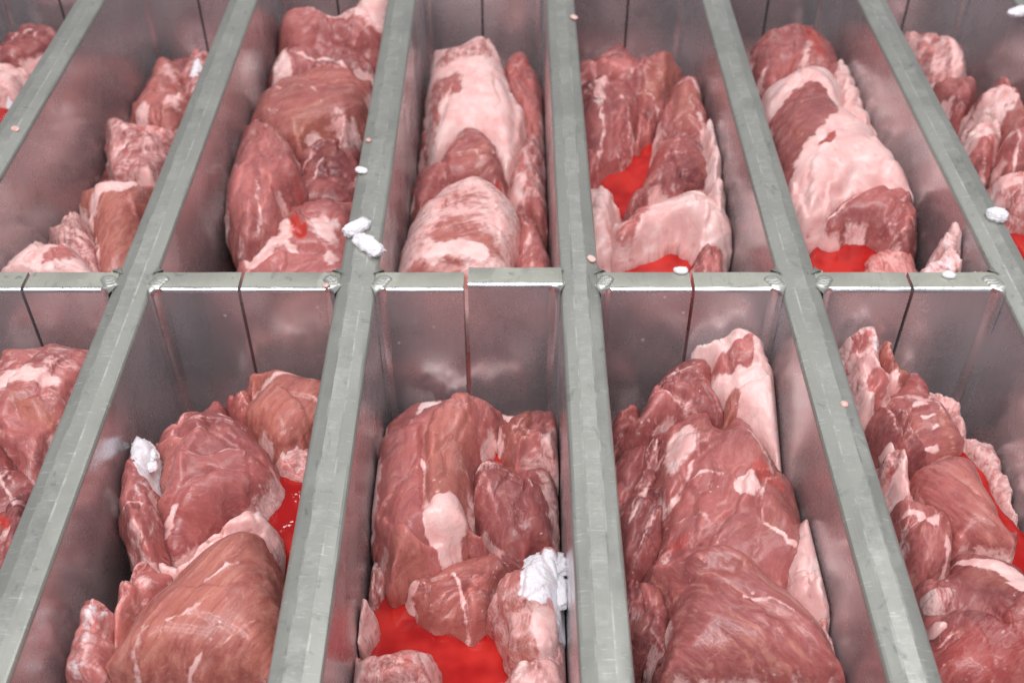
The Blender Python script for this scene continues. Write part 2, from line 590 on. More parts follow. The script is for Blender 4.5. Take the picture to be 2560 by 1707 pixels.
GAPX = {('B', 'C'): -0.1478, ('C', 'D'): -0.0252, ('D', 'E'): 0.0983, ('E', 'F'): 0.2170, ('A', 'B'): -0.2655}
for (ya, yb, main) in ((YF, YB, True), (YFAR, YFAR + .0155, False), (YNEAR - .0155, YNEAR, False)):
    for a, b in zip(BK[:-1], BK[1:]):
        xl, xr = BAR[a] + HALF, BAR[b] - HALF
        gx = GAPX.get((a, b), (xl + xr) / 2)
        g = 0.0009
        dy = dz = 0
        if main and (a, b) == ('C', 'D'):
            g, dy, dz = 0.0013, 0.0022, 0.0016
        w1 = half_wall(xl - .001, gx - g, ya, yb, -0.0008, (ord(a) * 7 + int(ya * 100)) % 97)
        w2 = half_wall(gx + g, xr + .001, ya + dy, yb + dy, -0.0008 + dz, (ord(b) * 7 + int(ya * 100)) % 89)
        if main or ya == YFAR:
            corner_fillet(xl, ya, 1, -1, 0.0060, 0, w1)
            corner_fillet(xr, ya + dy, -1, -1, 0.0060, 0, w2)
        if main:
            corner_fillet(xl, yb, 1, 1, 0.004, 0, w1)
            corner_fillet(xr, yb + dy, -1, 1, 0.004, 0, w2)
            weld_bead(xl + .001, (ya + yb) / 2, w1, 1, 1)
            weld_bead(xr - .001, (ya + yb) / 2 + dy, w2, -1, 2)
_v = [(x, y, z) for x in (BAR['Z'], BAR['G']) for y in (.9325, .9400) for z in (DEEP, -.002)]  # unseen plate added to stop background light showing through the far seams
link('seam_light_block', _v, [(0, 2, 3, 1), (4, 5, 7, 6), (0, 1, 5, 4), (2, 6, 7, 3), (1, 3, 7, 5), (0, 4, 6, 2)], M['wall'], mould, False)
link('floor_plate', [(BAR['Z'], .06, DEEP - .001), (BAR['G'], .06, DEEP - .001), (BAR['G'], .93, DEEP - .001), (BAR['Z'], .93, DEEP - .001),
                     (BAR['Z'], .06, DEEP - .006), (BAR['G'], .06, DEEP - .006), (BAR['G'], .93, DEEP - .006), (BAR['Z'], .93, DEEP - .006)],
     [(0, 1, 2, 3), (7, 6, 5, 4), (0, 4, 5, 1), (1, 5, 6, 2), (2, 6, 7, 3), (3, 7, 4, 0)], M['wall'], mould, False)

# ------------------------------------------------------------------ meat builder
ELEV = PITCH


def at_tilt(pts, z, tilt, c):
    p = np.asarray(pts, float)
    d = FW[None] * FPX + np.array([1, 0, 0])[None] * (p[:, 0:1] - CX) + UP[None] * (CY - p[:, 1:2])
    # plane: Z - z - tx (X - cx) - ty (Y - cy) = 0
    den = d[:, 2] - tilt[0] * d[:, 0] - tilt[1] * d[:, 1]
    t = (z - tilt[0] * c[0] - tilt[1] * c[1] - CAM_H) / den
    return np.stack([d[:, 0] * t, d[:, 1] * t], 1)


def spline(pts, n=7):
    p = np.asarray(pts, float)
    a, b, c, d = np.roll(p, 1, 0), p, np.roll(p, -1, 0), np.roll(p, -2, 0)
    out = []
    for t in np.arange(n) / n:
        out.append(0.5 * ((2 * b) + (-a + c) * t + (2 * a - 5 * b + 4 * c - d) * t ** 2 + (-a + 3 * b - 3 * c + d) * t ** 3))
    return np.stack(out, 1).reshape(-1, 2)


def seg_dist(X, Y, A, B):
    """unsigned distance from points to segments A->B, chunked minimum"""
    best = np.full(X.shape, 1e9)
    for (ax, ay), (bx, by) in zip(A, B):
        dx, dy = bx - ax, by - ay
        L = dx * dx + dy * dy + 1e-12
        t = np.clip(((X - ax) * dx + (Y - ay) * dy) / L, 0, 1)
        best = np.minimum(best, (X - ax - t * dx) ** 2 + (Y - ay - t * dy) ** 2)
    return np.sqrt(best)


def inside(X, Y, P):
    r = np.zeros(X.shape, bool)
    for (ax, ay), (bx, by) in zip(P, np.roll(P, -1, 0)):
        if ay == by:
            continue
        c = ((ay > Y) != (by > Y)) & (X < (bx - ax) * (Y - ay) / (by - ay) + ax)
        r ^= c
    return r


def sdf(X, Y, P):
    d = seg_dist(X, Y, P, np.roll(P, -1, 0))
    return np.where(inside(X, Y, P), d, -d)


CELLS = {}
for _r, _y0, _y1 in (('B', YNEAR, YF), ('T', YB, YFAR)):
    for _i, (_a, _b) in enumerate(zip(BK[:-1], BK[1:])):
        CELLS[_r + str(_i)] = (BAR[_a] + HALF + .0008, BAR[_b] - HALF - .0008, _y0 + .0008, _y1 - .0008)
# compartments are numbered from the outermost partition: 0 Z-A, 1 A-B, 2 B-C, 3 C-D, 4 D-E, 5 E-F, 6 F-G
PIECES = []
REPORT = False


def flesh(name, label, cell, outline, z, h=0.012, r=0.014, tone=0.45, fa=90.0, feats=(), rough=1.0, drop=0.045,
          tilt=(0, 0), step=0.0009, mat='meat', ragged=1.0, fat=0.0, tan=0.0, red=0.0, frost=0.0, cat='meat',
          group=None, lumps=1.0, parent=None, seed=None, layers=None, layer_amp=1.0):
    """a thick lump of tissue: outline in photo pixels at height z, rounded shoulders of radius r,
    a crown of height h above z, flanks that curl in and go down by drop"""
    seed = (len(PIECES) * 1.37 + 0.5) if seed is None else seed
    if layers is None:
        layers = 0 if parent is not None else int(round(7 * min(rough, 1.5)))
    x0, x1, y0, y1 = CELLS[cell]
    c0 = at_z(outline, z).mean(0)
    P = at_tilt(outline, z, tilt, c0)
    for q, w_ in ((P[:, 1] - y1, 'far'), (x0 - P[:, 0], 'left'), (P[:, 0] - x1, 'right')):
        if REPORT and q.max() > .004 and parent is None:
            print('OVER', cell, w_, round(float(q.max()) * 1000, 1), label[:50])
    P = spline(P)
    # the far rim of a raised crown hides its own foot: pull it back by what the crown adds
    c = P.mean(0)
    e = math.atan2(CAM_H - z, max(0.1, c[1]))
    T = np.roll(P, -1, 0) - np.roll(P, 1, 0)
    area = 0.5 * np.sum(P[:, 0] * np.roll(P[:, 1], -1) - np.roll(P[:, 0], -1) * P[:, 1])
    nrm = np.stack([T[:, 1], -T[:, 0]], 1) * (1 if area > 0 else -1)
    nrm /= np.linalg.norm(nrm, axis=1)[:, None] + 1e-9
    over = (math.hypot(r * math.sin(e), h * math.cos(e)) - r * math.sin(e)) / math.sin(e)
    P[:, 1] -= np.clip(nrm[:, 1], 0, 1) * over * .75
    lo, hi = P.min(0) - 0.003, P.max(0) + 0.003
    lo = np.maximum(lo, [x0 - .001, y0 - .001]); hi = np.minimum(hi, [x1 + .001, y1 + .001])
    gx = np.arange(lo[0], hi[0] + step, step); gy = np.arange(lo[1], hi[1] + step, step)
    X, Y = np.meshgrid(gx, gy, indexing='ij')
    d = sdf(X, Y, P)
    d = d + ragged * (0.0022 * noise(X * 80, Y * 80, seed + 50) + 0.0009 * noise(X * 210, Y * 210, seed) + 0.0005 * noise(X * 520, Y * 520, seed + 3)) - 0.0003
    box = np.minimum(np.minimum(X - x0, x1 - X), np.minimum(Y - y0, y1 - Y))
    d = np.minimum(d, box)
    ok = d > -0.55 * step
    cellok = ok[:-1, :-1] & ok[1:, :-1] & ok[1:, 1:] & ok[:-1, 1:]
    if cellok.sum() < 6:
        print('SKIP', name, label); return None
    gxd, gyd = np.gradient(d, step)
    gl = np.hypot(gxd, gyd) + 1e-9
    gxn, gyn = gxd / gl, gyd / gl
    cnt = np.zeros(d.shape, int)
    for a in (0, 1):
        for b in (0, 1):
            cnt[a:a + cellok.shape[0], b:b + cellok.shape[1]] += cellok
    used = cnt > 0
    bnd = used & (cnt < 4)
    mv = bnd | (d < 0)
    X2 = np.where(mv, X - gxn * np.clip(d, -step, step), X); Y2 = np.where(mv, Y - gyn * np.clip(d, -step, step), Y)
    dd = np.clip(np.where(mv, 0, d), 0, None)
    rv = 1.15 * r * (1 + 0.45 * noise(X * 24, Y * 24, seed + 60))
    rv = np.minimum(rv, max(0.004, 0.72 * float(dd.max())))
    t = np.clip(dd / rv, 0, 1)
    Z = z + h * np.sqrt(np.clip(1 - (1 - t) ** 2, 0, 1))
    # soften the ridge lines where opposite shoulders meet
    um = used.astype(float)
    S_ = Z.copy()
    for _ in range(int(14 * (.0009 / step) ** 2)):
        num, den = np.zeros_like(S_), np.zeros_like(S_)
        pz, pm = np.pad(S_ * um, 1), np.pad(um, 1)
        for a in range(3):
            for b in range(3):
                num += pz[a:a + S_.shape[0], b:b + S_.shape[1]]; den += pm[a:a + S_.shape[0], b:b + S_.shape[1]]
        S_ = np.where(den > 0, num / np.maximum(den, 1), S_)
    Z = Z + (S_ - Z) * sstep(.002, .008, dd)
    w = sstep(0, 0.006, dd)
    Z = Z + tilt[0] * (X - c0[0]) + tilt[1] * (Y - c0[1])
    an = math.radians(fa)
    A = (X - c[0]) * math.cos(an) + (Y - c[1]) * math.sin(an)
    B = -(X - c[0]) * math.sin(an) + (Y - c[1]) * math.cos(an)
    bend = 0.010 * min(1, rough ** 2) * noise(A * 18, B * 18, seed + 9)
    B2 = B + bend
    # muscle bundles along the grain, broad swells, small crinkles
    Z = Z + rough * w * (0.0026 * noise(A * 14, B2 * 40, seed + 1) + lumps * 0.0030 * noise(X * 30, Y * 30, seed + 2)
                         - 0.0026 * lumps * np.clip(1 - np.abs(noise(A * 20, B2 * 42, seed + 4)) * 6, 0, 1) * sstep(-.05, .35, noise(X * 22, Y * 22, seed + 8))
                         + 0.0009 * lumps * noise(X * 70, Y * 70, seed + 7)
                         + 0.0006 * noise(A * 60, B2 * 150, seed + 5) + 0.0002 * noise(X * 320, Y * 320, seed + 6))
    TONE = np.full(d.shape, float(tone))
    lrim = np.zeros(d.shape)
    if mat == 'meat' and layers:
        rg_ = np.random.default_rng(int(seed * 1000) % 99991)
        ins = np.argwhere(dd > 0.004)
        wx = 0.007 * noise(X * 34, Y * 34, seed + 81) + 0.0022 * noise(X * 130, Y * 130, seed + 82)
        wy = 0.007 * noise(X * 34, Y * 34, seed + 83) + 0.0022 * noise(X * 130, Y * 130, seed + 84)
        for k in range(layers):
            if not len(ins):
                break
            i, j = ins[rg_.integers(len(ins))]
            ox, oy = X[i, j], Y[i, j]
            a2 = an + rg_.normal(0, .5)
            # a half sheet that ends in a lip across the piece
            u = (X + wx - ox) * -math.sin(a2) + (Y + wy - oy) * math.cos(a2)
            v = (X + wx - ox) * math.cos(a2) + (Y + wy - oy) * math.sin(a2)
            if rg_.random() < .45:
                u, v = v, u
            u = (u + 9 * v * v * rg_.normal(0, 1)) * (1 if rg_.random() < .5 else -1)
            ext = rg_.uniform(.012, .030)
            fade = np.exp(-(v / ext) ** 2)
            amp = rg_.uniform(.0016, .0042) * layer_amp
            lip = np.where(u > 0, np.sqrt(np.clip(1 - (1 - np.clip(u / .0045, 0, 1)) ** 2, 0, 1)) * np.exp(-np.clip(u, 0, None) / rg_.uniform(.010, .022)), 0)
            Z = Z + w * amp * fade * lip - w * amp * .5 * fade * np.where(u <= 0, np.exp(np.minimum(u, 0) / .003), 0)
            TONE = TONE + fade * np.where(u > 0, 1, 0) * np.exp(-np.clip(u, 0, None) / .02) * rg_.uniform(-.28, .30)
            if rg_.random() < .5:
                lrim = np.maximum(lrim, fade * np.exp(-((u - .0012) / .0012) ** 2) * rg_.uniform(.25, .6))
        TONE = np.clip(TONE, 0, 1)
    FAT = np.full(d.shape, fat); TAN = np.full(d.shape, tan); RED = np.full(d.shape, red); FRO = np.full(d.shape, frost)
    zf = z + h * 0.75
    wobx = 0.0022 * noise(X * 110, Y * 110, seed + 12) + 0.0012 * noise(X * 300, Y * 300, seed + 13)
    woby = 0.0022 * noise(X * 110, Y * 110, seed + 22) + 0.0012 * noise(X * 300, Y * 300, seed + 23)
    for ft in feats:
        k, pts = ft[0], at_tilt(ft[1], zf, tilt, c0)
        if k == 'ridge':           # (width mm, amplitude mm); negative is a groove
            q = seg_dist(X + wobx * .5, Y + woby * .5, pts[:-1], pts[1:])
            Z = Z + w * ft[3] * .00125 * np.exp(-(q / (ft[2] * .001)) ** 2)
        elif k == 'hole':
            q = sdf(X, Y, spline(pts, 5))
            Z = Z - ft[2] * .001 * sstep(-0.002, 0.008, q)
        elif k == 'lobe':
            q = sdf(X, Y, spline(pts, 5))
            tt = np.clip(q / (ft[3] * .001), 0, 1)
            Z = Z + w * ft[2] * .001 * np.sqrt(1 - (1 - tt) ** 2)
        elif k in ('fat', 'tan', 'red', 'frost', 'lean'):
            soft = (ft[2] if len(ft) > 2 else 2.5) * .001
            q = sdf(X + wobx, Y + woby, spline(pts, 5))
            s = sstep(-soft, soft, q) * (ft[3] if len(ft) > 3 else 1)
            if k == 'fat': FAT = np.maximum(FAT, s)
            if k == 'lean': FAT = FAT * (1 - s)
            if k == 'tan': TAN = np.maximum(TAN, s)
            if k == 'red': RED = np.maximum(RED, s)
            if k == 'frost': FRO = np.maximum(FRO, s)
        elif k in ('fline', 'rline'):
            q = seg_dist(X + wobx * .7, Y + woby * .7, pts[:-1], pts[1:])
            wd = ft[2] * .001 * (1 + .7 * noise(X * 130, Y * 130, seed + 70))
            s = np.exp(-(q / np.maximum(wd, 1e-5)) ** 2) * (ft[3] if len(ft) > 3 else 1) * (.75 + .5 * noise(X * 90, Y * 90, seed + 71))
            if k == 'fline':
                FAT = np.maximum(FAT, s); Z = Z + w * s * 0.0006
            else:
                RED = np.maximum(RED, s)
    # ice grows as small crystals
    Z = Z + FRO * w * (0.0013 * np.abs(noise(X * 300, Y * 300, seed + 31)) + 0.0009 * np.abs(noise(X * 750, Y * 750, seed + 32)))
    # uneven rim of fat on cut edges
    edge = np.exp(-(dd / 0.0022) ** 2) * sstep(0.0, 0.35, noise(X * 45, Y * 45, seed + 41))
    FAT = np.maximum(FAT, 0.75 * edge)
    FAT = np.maximum(FAT, lrim)
    Z = np.minimum(Z, -0.004)
    idx = -np.ones(d.shape, int)
    idx[used] = np.arange(used.sum())
    V = [np.stack([X2[used], Y2[used], Z[used]], 1)]
    Q = np.stack([idx[:-1, :-1][cellok], idx[1:, :-1][cellok], idx[1:, 1:][cellok], idx[:-1, 1:][cellok]], 1)
    at = [np.stack([FAT[used], TAN[used], RED[used]], 1)]
    fr = [FRO[used]]; tn = [TONE[used]]
    # flanks
    E = np.concatenate([Q[:, [0, 1]], Q[:, [1, 2]], Q[:, [2, 3]], Q[:, [3, 0]]])
    key = np.minimum(E[:, 0], E[:, 1]) * 10 ** 7 + np.maximum(E[:, 0], E[:, 1])
    _, inv, ct = np.unique(key, return_inverse=True, return_counts=True)
    BE = E[ct[inv] == 1]
    bv = np.unique(BE)
    gX, gY = gxn[used][bv], gyn[used][bv]
    base = V[0][bv]
    faces = [Q]
    n = len(V[0])
    prev = {int(a): int(a) for a in bv}
    pmap = np.zeros(n, int); pmap[bv] = bv
    off = n
    for (inn, dn) in ((-0.0010, .0020), (-.0020, .0050), (-.0028, .0100), (-.0030, .018), (.0020, drop)):
        wv = 0.0012 * noise(base[:, 0] * 120, base[:, 1] * 120, seed + dn * 300)
        ring = base + np.stack([gX * (inn + wv), gY * (inn + wv), -dn * np.ones(len(bv))], 1)
        ring[:, 0] = np.clip(ring[:, 0], x0, x1); ring[:, 1] = np.clip(ring[:, 1], y0, y1)
        ring[:, 2] = np.maximum(ring[:, 2], DEEP + .0005)
        nm = np.zeros(n, int); nm[bv] = np.arange(len(bv)) + off
        faces.append(
                     np.stack([pmap[BE[:, 1]], pmap[BE[:, 0]], nm[BE[:, 0]], nm[BE[:, 1]]], 1))
        V.append(ring); at.append(at[0][bv]); fr.append(fr[0][bv]); tn.append(tn[0][bv])
        pmap = nm; off += len(bv)
    V = np.concatenate(V); Fq = np.concatenate(faces); at = np.concatenate(at); fr = np.concatenate(fr); tn = np.concatenate(tn)
    org = np.array([c[0], c[1], V[:, 2].min()])
    me = bpy.data.meshes.new(name)
    me.vertices.add(len(V)); me.vertices.foreach_set('co', (V - org).ravel())
    me.loops.add(Fq.size); me.loops.foreach_set('vertex_index', Fq.ravel().astype(np.int32))
    me.polygons.add(len(Fq))
    me.polygons.foreach_set('loop_start', np.arange(len(Fq), dtype=np.int32) * 4)
    me.polygons.foreach_set('use_smooth', np.ones(len(Fq), bool))
    me.update(calc_edges=True)
    ca = me.attributes.new('mask', 'FLOAT_COLOR', 'POINT')
    ca.data.foreach_set('color', np.concatenate([at, np.ones((len(at), 1))], 1).ravel())
    fa_ = me.attributes.new('frost', 'FLOAT', 'POINT'); fa_.data.foreach_set('value', fr)
    rg = me.attributes.new('rgh', 'FLOAT', 'POINT'); rg.data.foreach_set('value', np.full(len(V), min(1.3, rough ** 1.5)))
    to = me.attributes.new('tone', 'FLOAT', 'POINT'); to.data.foreach_set('value', tn)
    vv = V - np.array([c[0], c[1], 0.0])
    a3 = vv[:, 0] * math.cos(an) + vv[:, 1] * math.sin(an)
    b3 = -vv[:, 0] * math.sin(an) + vv[:, 1] * math.cos(an)
    b3 = b3 + 0.010 * min(1, rough ** 2) * noise(a3 * 18, b3 * 18, seed + 9)
    fv = np.stack([a3 + seed * .31, b3 + seed * .17, V[:, 2]], 1)
    fb = me.attributes.new('fib', 'FLOAT_VECTOR', 'POINT'); fb.data.foreach_set('vector', fv.ravel())
    me.materials.append(M[mat])
    o = bpy.data.objects.new(name, me)
    COL.objects.link(o)
    o.location = org
    if parent is None:
        tag(o, label, cat, group)
    else:
        o.parent = parent
        o.location = org - np.array(parent.location)
    PIECES.append(o)
    return o


def pool(label, cell, outline, z, h=0.002, r=0.006, ragged=0.5):
    return flesh('blood_pool', label, cell, outline, z, h=.0015, r=.004, mat='blood', rough=0.12, lumps=.6, layers=0, drop=0.05, ragged=ragged,
                 step=0.0013, cat='blood', fat=-1)


def nodule(parent, pts, z, h=0.004, cell=None, fat=1.0, name='fat_nodule', frost=0.0):
    return flesh(name, None, cell, pts, z, h=h * .6, r=0.006, fat=fat, parent=parent, drop=0.006, step=0.0006, ragged=1.0, frost=frost, lumps=.3)

# ================================================================== front row of compartments
def mass(cell, y0, y1, z, seed, lab, tone=.3):
    """the lumps lower down that the visible ones lie on"""
    x0, x1, _, _ = CELLS[cell]
    o = [to_px((x0 + .003, y0, z)), to_px((x1 - .003, y0, z)), to_px((x1 - .003, y1, z)), to_px((x0 + .003, y1, z))]
    return flesh('meat_piece', lab, cell, o, z, h=0.012, r=0.02, tone=tone, drop=0.07, step=0.0018, rough=1.3, seed=seed)


def to_px(p):
    q = np.array(p, float) - np.array([0, 0, CAM_H])
    zc = q @ FW
    return (CX + FPX * q[0] / zc, CY - FPX * (q @ UP) / zc)


def c5(*p): return px(5, p)
def c6(*p): return px(6, p)
def c7(*p): return px(7, p)
def c8(*p): return px(8, p)
def c1(*p): return px(1, p)
def c2(*p): return px(2, p)
def c3(*p): return px(3, p)
def c4(*p): return px(4, p)


# ---------------- compartment C-D (front)
K = 'B3'
mass(K, .12, .45, -.118, 1.1, 'dark meat underneath the folded brown cut with the red pool before it')
flesh('meat_piece', 'dark cut with a white fat edge peeping out behind the folded brown cut', K,
      c5((350, 1010), (370, 930), (430, 870), (520, 820), (640, 800), (760, 796), (900, 815), (990, 860), (1095, 885), (1110, 960), (900, 1040), (600, 1060)),
      -0.087, h=.008, tone=.35, fa=20, feats=[('fat', c5((410, 990), (430, 945), (520, 930), (545, 860), (650, 815), (770, 795), (900, 812), (980, 850), (1095, 885), (1060, 920), (850, 860), (600, 930), (470, 990)), 1)])
b = flesh('meat_piece', 'folded brown cut with a tan strap and a white gristle end above the red pool', K,
      c5((245, 1230), (255, 1120), (310, 1050), (400, 985), (500, 950), (570, 880), (690, 820), (810, 793), (910, 820), (990, 880), (985, 950), (945, 1010), (900, 1070), (850, 1140), (822, 1200), (812, 1330)) +
      c7((2160, 390), (2225, 450), (2225, 490), (2100, 525), (1990, 575), (1870, 630), (1800, 655), (1785, 580), (1735, 450), (1690, 330), (1672, 200)),
      -0.073, h=.022, r=.022, tone=.50, fa=80, feats=[
          ('lobe', c5((585, 1000), (640, 880), (760, 820), (860, 860), (850, 1000), (830, 1130), (800, 1250), (800, 1470), (590, 1490), (575, 1250)), 5, 7),
          ('ridge', c5((570, 980), (572, 1200), (585, 1400)), 2.5, -3),
          ('tan', c5((600, 1000), (690, 900), (820, 900), (800, 1150), (790, 1350), (600, 1380)), 6, .8),
          ('fat', c5((575, 1400), (640, 1370), (720, 1340), (800, 1350), (805, 1430), (760, 1490), (690, 1560), (610, 1540), (565, 1470)), 2),
          ('fline', c5((555, 1140), (575, 1210), (570, 1330), (590, 1420)), 1.6, .9),
          ('fat', c5((245, 1180), (275, 1100), (330, 1060), (320, 1200), (290, 1400), (300, 1520), (260, 1400)), 2.5, .8),
          ('fline', c5((800, 1150), (830, 1170), (810, 1260)), 1.6, .8),
          ('tan', c7((1760, 470), (1900, 450), (1960, 560), (1820, 630)), 5, .7),
          ('red', c5((860, 1080), (930, 990), (990, 930), (990, 1010), (900, 1130)), 2)])
flesh('meat_piece', 'brown folded flap leaning on the partition beside the tan strap cut', K,
      c5((945, 940), (990, 930), (1040, 920), (1110, 870), (1180, 850), (1240, 858), (1290, 900), (1306, 960), (1302, 1150), (1270, 1195), (1200, 1165), (1130, 1155), (1065, 1180), (1015, 1100), (985, 1010)),
      -.074, h=.014, r=.014, tone=.45, fa=70, feats=[
          ('fat', c5((935, 920), (990, 910), (1000, 960), (970, 1000), (940, 970)), 1.5),
          ('ridge', c5((1090, 1150), (1130, 1080), (1200, 1020), (1240, 940)), 3, -4), ('ridge', c5((1040, 960), (1080, 1050), (1080, 1150)), 3, 2.5),
          ('fat', c5((1150, 1080), (1210, 960), (1300, 930), (1300, 1180), (1230, 1180), (1190, 1110)), 5, .55), ('tan', c5((1000, 960), (1100, 880), (1180, 900), (1050, 1080)), 5, .7),
          ('fat', c5((1220, 1150), (1290, 1120), (1300, 1185), (1260, 1195)), 1.5)])
flesh('meat_piece', 'dark rounded cut with a pale side squeezed against the partition above a frosted lump', K,
      c5((812, 1340), (830, 1220), (870, 1165), (960, 1165), (1060, 1190), (1180, 1180), (1270, 1200), (1295, 1300), (1302, 1450), (1298, 1560)) +
      c8((205, 545), (110, 575), (60, 620), (0, 600)) + c7((2270, 570), (2235, 480), (2170, 380)),
      -.088, h=.020, r=.022, tone=.36, fa=100, feats=[
          ('fat', c5((1180, 1180), (1270, 1195), (1305, 1300), (1305, 1560), (1265, 1560), (1240, 1400), (1190, 1270)), 3, .62),
          ('fline', c5((1000, 1180), (1100, 1240), (1150, 1310)), 1.2, .7), ('fline', c5((870, 1165), (960, 1172), (1040, 1200)), 1.2, .7),
          ('red', c5((800, 1500), (860, 1440), (900, 1500), (880, 1560)), 4, .6)])
flesh('meat_piece', 'square brown cut with two white fat lines half sunk in the red pool', K,
      c7((1845, 655), (1960, 595), (2120, 535), (2250, 525), (2320, 580), (2310, 650), (2275, 730), (2262, 800), (2220, 890), (2165, 945), (2080, 885), (1960, 870), (1900, 780), (1860, 690)),
      -.088, h=.013, r=.015, tone=.42, tan=.35, fa=20, feats=[
          ('fline', c7((1860, 665), (1880, 720), (1910, 800), (1950, 865)), 2.2), ('fat', c7((1845, 660), (1890, 640), (1910, 670), (1870, 700)), 1.5),
          ('fline', c7((2085, 630), (2105, 670), (2130, 720), (2135, 800), (2165, 930)), 1.7),
          ('ridge', c7((1940, 760), (1930, 700), (1980, 660), (2060, 640)), 3, -2)])
pool('bright red blood pool round the square cut with two white fat lines', K,
     c7((1700, 700), (1850, 610), (1960, 640), (2100, 700), (2300, 700), (2352, 900)) + c8((130, 1010), (60, 1090), (0, 1115)) + c7((2200, 1180), (1990, 1180), (1940, 1020), (1860, 1000), (1780, 1050), (1630, 1010), (1645, 930), (1690, 810)),
     -.092, h=.004, r=.012)
pool('red streak between the folded brown cut and the flap beside it', K,
     c5((860, 1180), (880, 1060), (930, 980), (1000, 950), (1040, 1090), (1090, 1180), (960, 1210)), -.084, h=.002)
flesh('meat_piece', 'pink lump topped with thick white frost against the partition by the red pool', K,
      c7((2272, 700), (2300, 640), (2345, 615)) + c8((50, 605), (100, 550), (180, 533), (245, 560), (255, 640), (245, 760), (222, 900), (205, 965), (150, 1012), (80, 1010), (0, 960)) + c7((2325, 900), (2290, 810)),
      -.070, h=.018, r=.016, tone=.75, fat=.42, fa=80, step=.0006, rough=1.0, feats=[
          ('frost', c8((40, 660), (100, 545), (245, 550), (265, 640), (265, 1000), (225, 960), (200, 760), (130, 780), (60, 760)), 2),
          ('tan', c8((-40, 640), (40, 700), (110, 830), (80, 960), (-20, 900)), 5, .6), ('fat', c8((100, 800), (210, 800), (200, 960), (120, 960)), 4)])
flesh('meat_piece', 'pale gristly scraps at the edge of the red pool by the scratched partition', K,
      c7((1560, 1200), (1575, 1000), (1600, 930), (1640, 1000), (1690, 1060), (1850, 1005), (1930, 990), (1985, 1000), (1990, 1060), (1960, 1200)),
      -0.076, h=.014, r=.012, tone=.7, fa=60, fat=.45, feats=[('fat', c7((1570, 1110), (1590, 990), (1650, 1000), (1680, 1110)), 3), ('fat', c7((1930, 990), (1990, 1000), (1990, 1070), (1950, 1060)), 2), ('red', c7((1800, 1060), (1960, 1060), (1950, 1110)), 3, .5)])
flesh('meat_piece', 'bluish grey frosted scrap low in the gap beside the folded brown cut', K,
      c7((1665, 690), (1700, 640), (1715, 560), (1780, 550), (1800, 650), (1770, 760), (1720, 800), (1675, 740)), -0.094, h=.012, r=.012, tone=.6, fat=.45, frost=.22)
flesh('meat_piece', 'thin pale strip standing at the edge of the red pool by the partition', K,
      c7((1612, 920), (1628, 780), (1665, 738), (1705, 790), (1660, 900), (1632, 985), (1610, 985)), -0.073, h=.010, r=.008, tone=.8, fat=.6, fa=80)
flesh('meat_piece', 'pale fatty slab in the corner past the frosted lump', K,
      c8((-10, 1200), (0, 1070), (90, 1045), (190, 975), (215, 880), (245, 800), (262, 1000), (270, 1200)), -.082, h=.014, r=.014, tone=.8, fat=.55, fa=70)

# ---------------- compartment D-E (front)
K = 'B4'
mass(K, .12, .45, -.11, 2.3, 'dark meat underneath the large fan grained muscle')
flesh('meat_piece', 'purplish marbled cut beside the long white fat cap', K,
      c5((1600, 980), (1680, 930), (1755, 870), (1772, 790), (1850, 700), (1900, 645), (1960, 600)) + c6((160, 588), (245, 578), (265, 720), (310, 830), (315, 960), (240, 960), (120, 950), (0, 990)) + c5((1750, 1050)),
      -0.062, h=.018, tilt=(0, 0.25), r=.020, tone=.30, fa=60, feats=[('fline', c6((60, 640), (130, 760), (240, 860)), 1, .6), ('fline', c6((0, 800), (120, 820), (230, 780)), 1, .6), ('fline', c6((20, 700), (160, 640), (240, 640)), 1, .55), ('fline', c6((60, 900), (90, 760), (170, 600)), .9, .5),
                                                         ('frost', c5((1800, 770), (1850, 690), (1890, 660), (1850, 760)), 2, .5)])
flesh('meat_piece', 'long white fat cap with a pink lean end standing at the cross wall', K,
      c6((140, 462), (230, 450), (330, 420), (420, 410), (470, 450), (520, 490), (560, 590), (610, 650), (627, 750), (640, 900), (652, 1100), (655, 1250), (600, 1260), (540, 1150), (480, 1040), (400, 960), (320, 960), (310, 830), (270, 730), (245, 600), (180, 572)),
      -0.052, h=.016, tilt=(0, 0.5), r=.014, tone=.62, fa=85, fat=1.0, rough=.8, feats=[
          ('lean', c6((245, 600), (255, 560), (330, 520), (470, 490), (495, 540), (470, 610), (380, 650), (280, 635)), 1.5),
          ('lean', c6((345, 770), (390, 720), (410, 790), (400, 900), (330, 950), (320, 850)), 2.5), ('tan', c6((340, 720), (430, 720), (420, 950), (320, 950)), 3),
          ('ridge', c6((500, 520), (560, 680), (590, 900)), 5, 2), ('ridge', c6((260, 640), (400, 660), (490, 620)), 2, -2)])
flesh('meat_piece', 'small pinkish piece squeezed low beside the purplish marbled cut', K,
      c5((1580, 930), (1640, 890), (1740, 878), (1760, 960), (1720, 1060), (1640, 1140), (1580, 1120)), -.092, h=.010, r=.012, tone=.6, fa=10, feats=[('ridge', c5((1600, 1010), (1730, 990)), 3, -3)])
flesh('meat_piece', 'stringy dark side of meat with long pale fibres along the partition', K,
      c8((440, 330), (480, 120), (560, 60), (640, 20), (720, 20), (760, 80), (760, 330), (720, 500), (660, 690), (500, 720)),
      -.082, h=.020, r=.024, tone=.40, fa=72, rough=1.4, feats=[('fline', c8((520, 330), (600, 180), (660, 60)), 1, .75), ('fline', c8((540, 420), (620, 250), (680, 120)), 1, .75), ('fline', c8((560, 560), (640, 400), (700, 240)), 1.2, .7),
                                                                 ('ridge', c8((560, 520), (650, 300), (690, 120)), 3, -3), ('ridge', c8((510, 300), (590, 140)), 2.5, -3), ('fat', c8((560, 280), (620, 200), (600, 330), (550, 400)), 4, .5)])
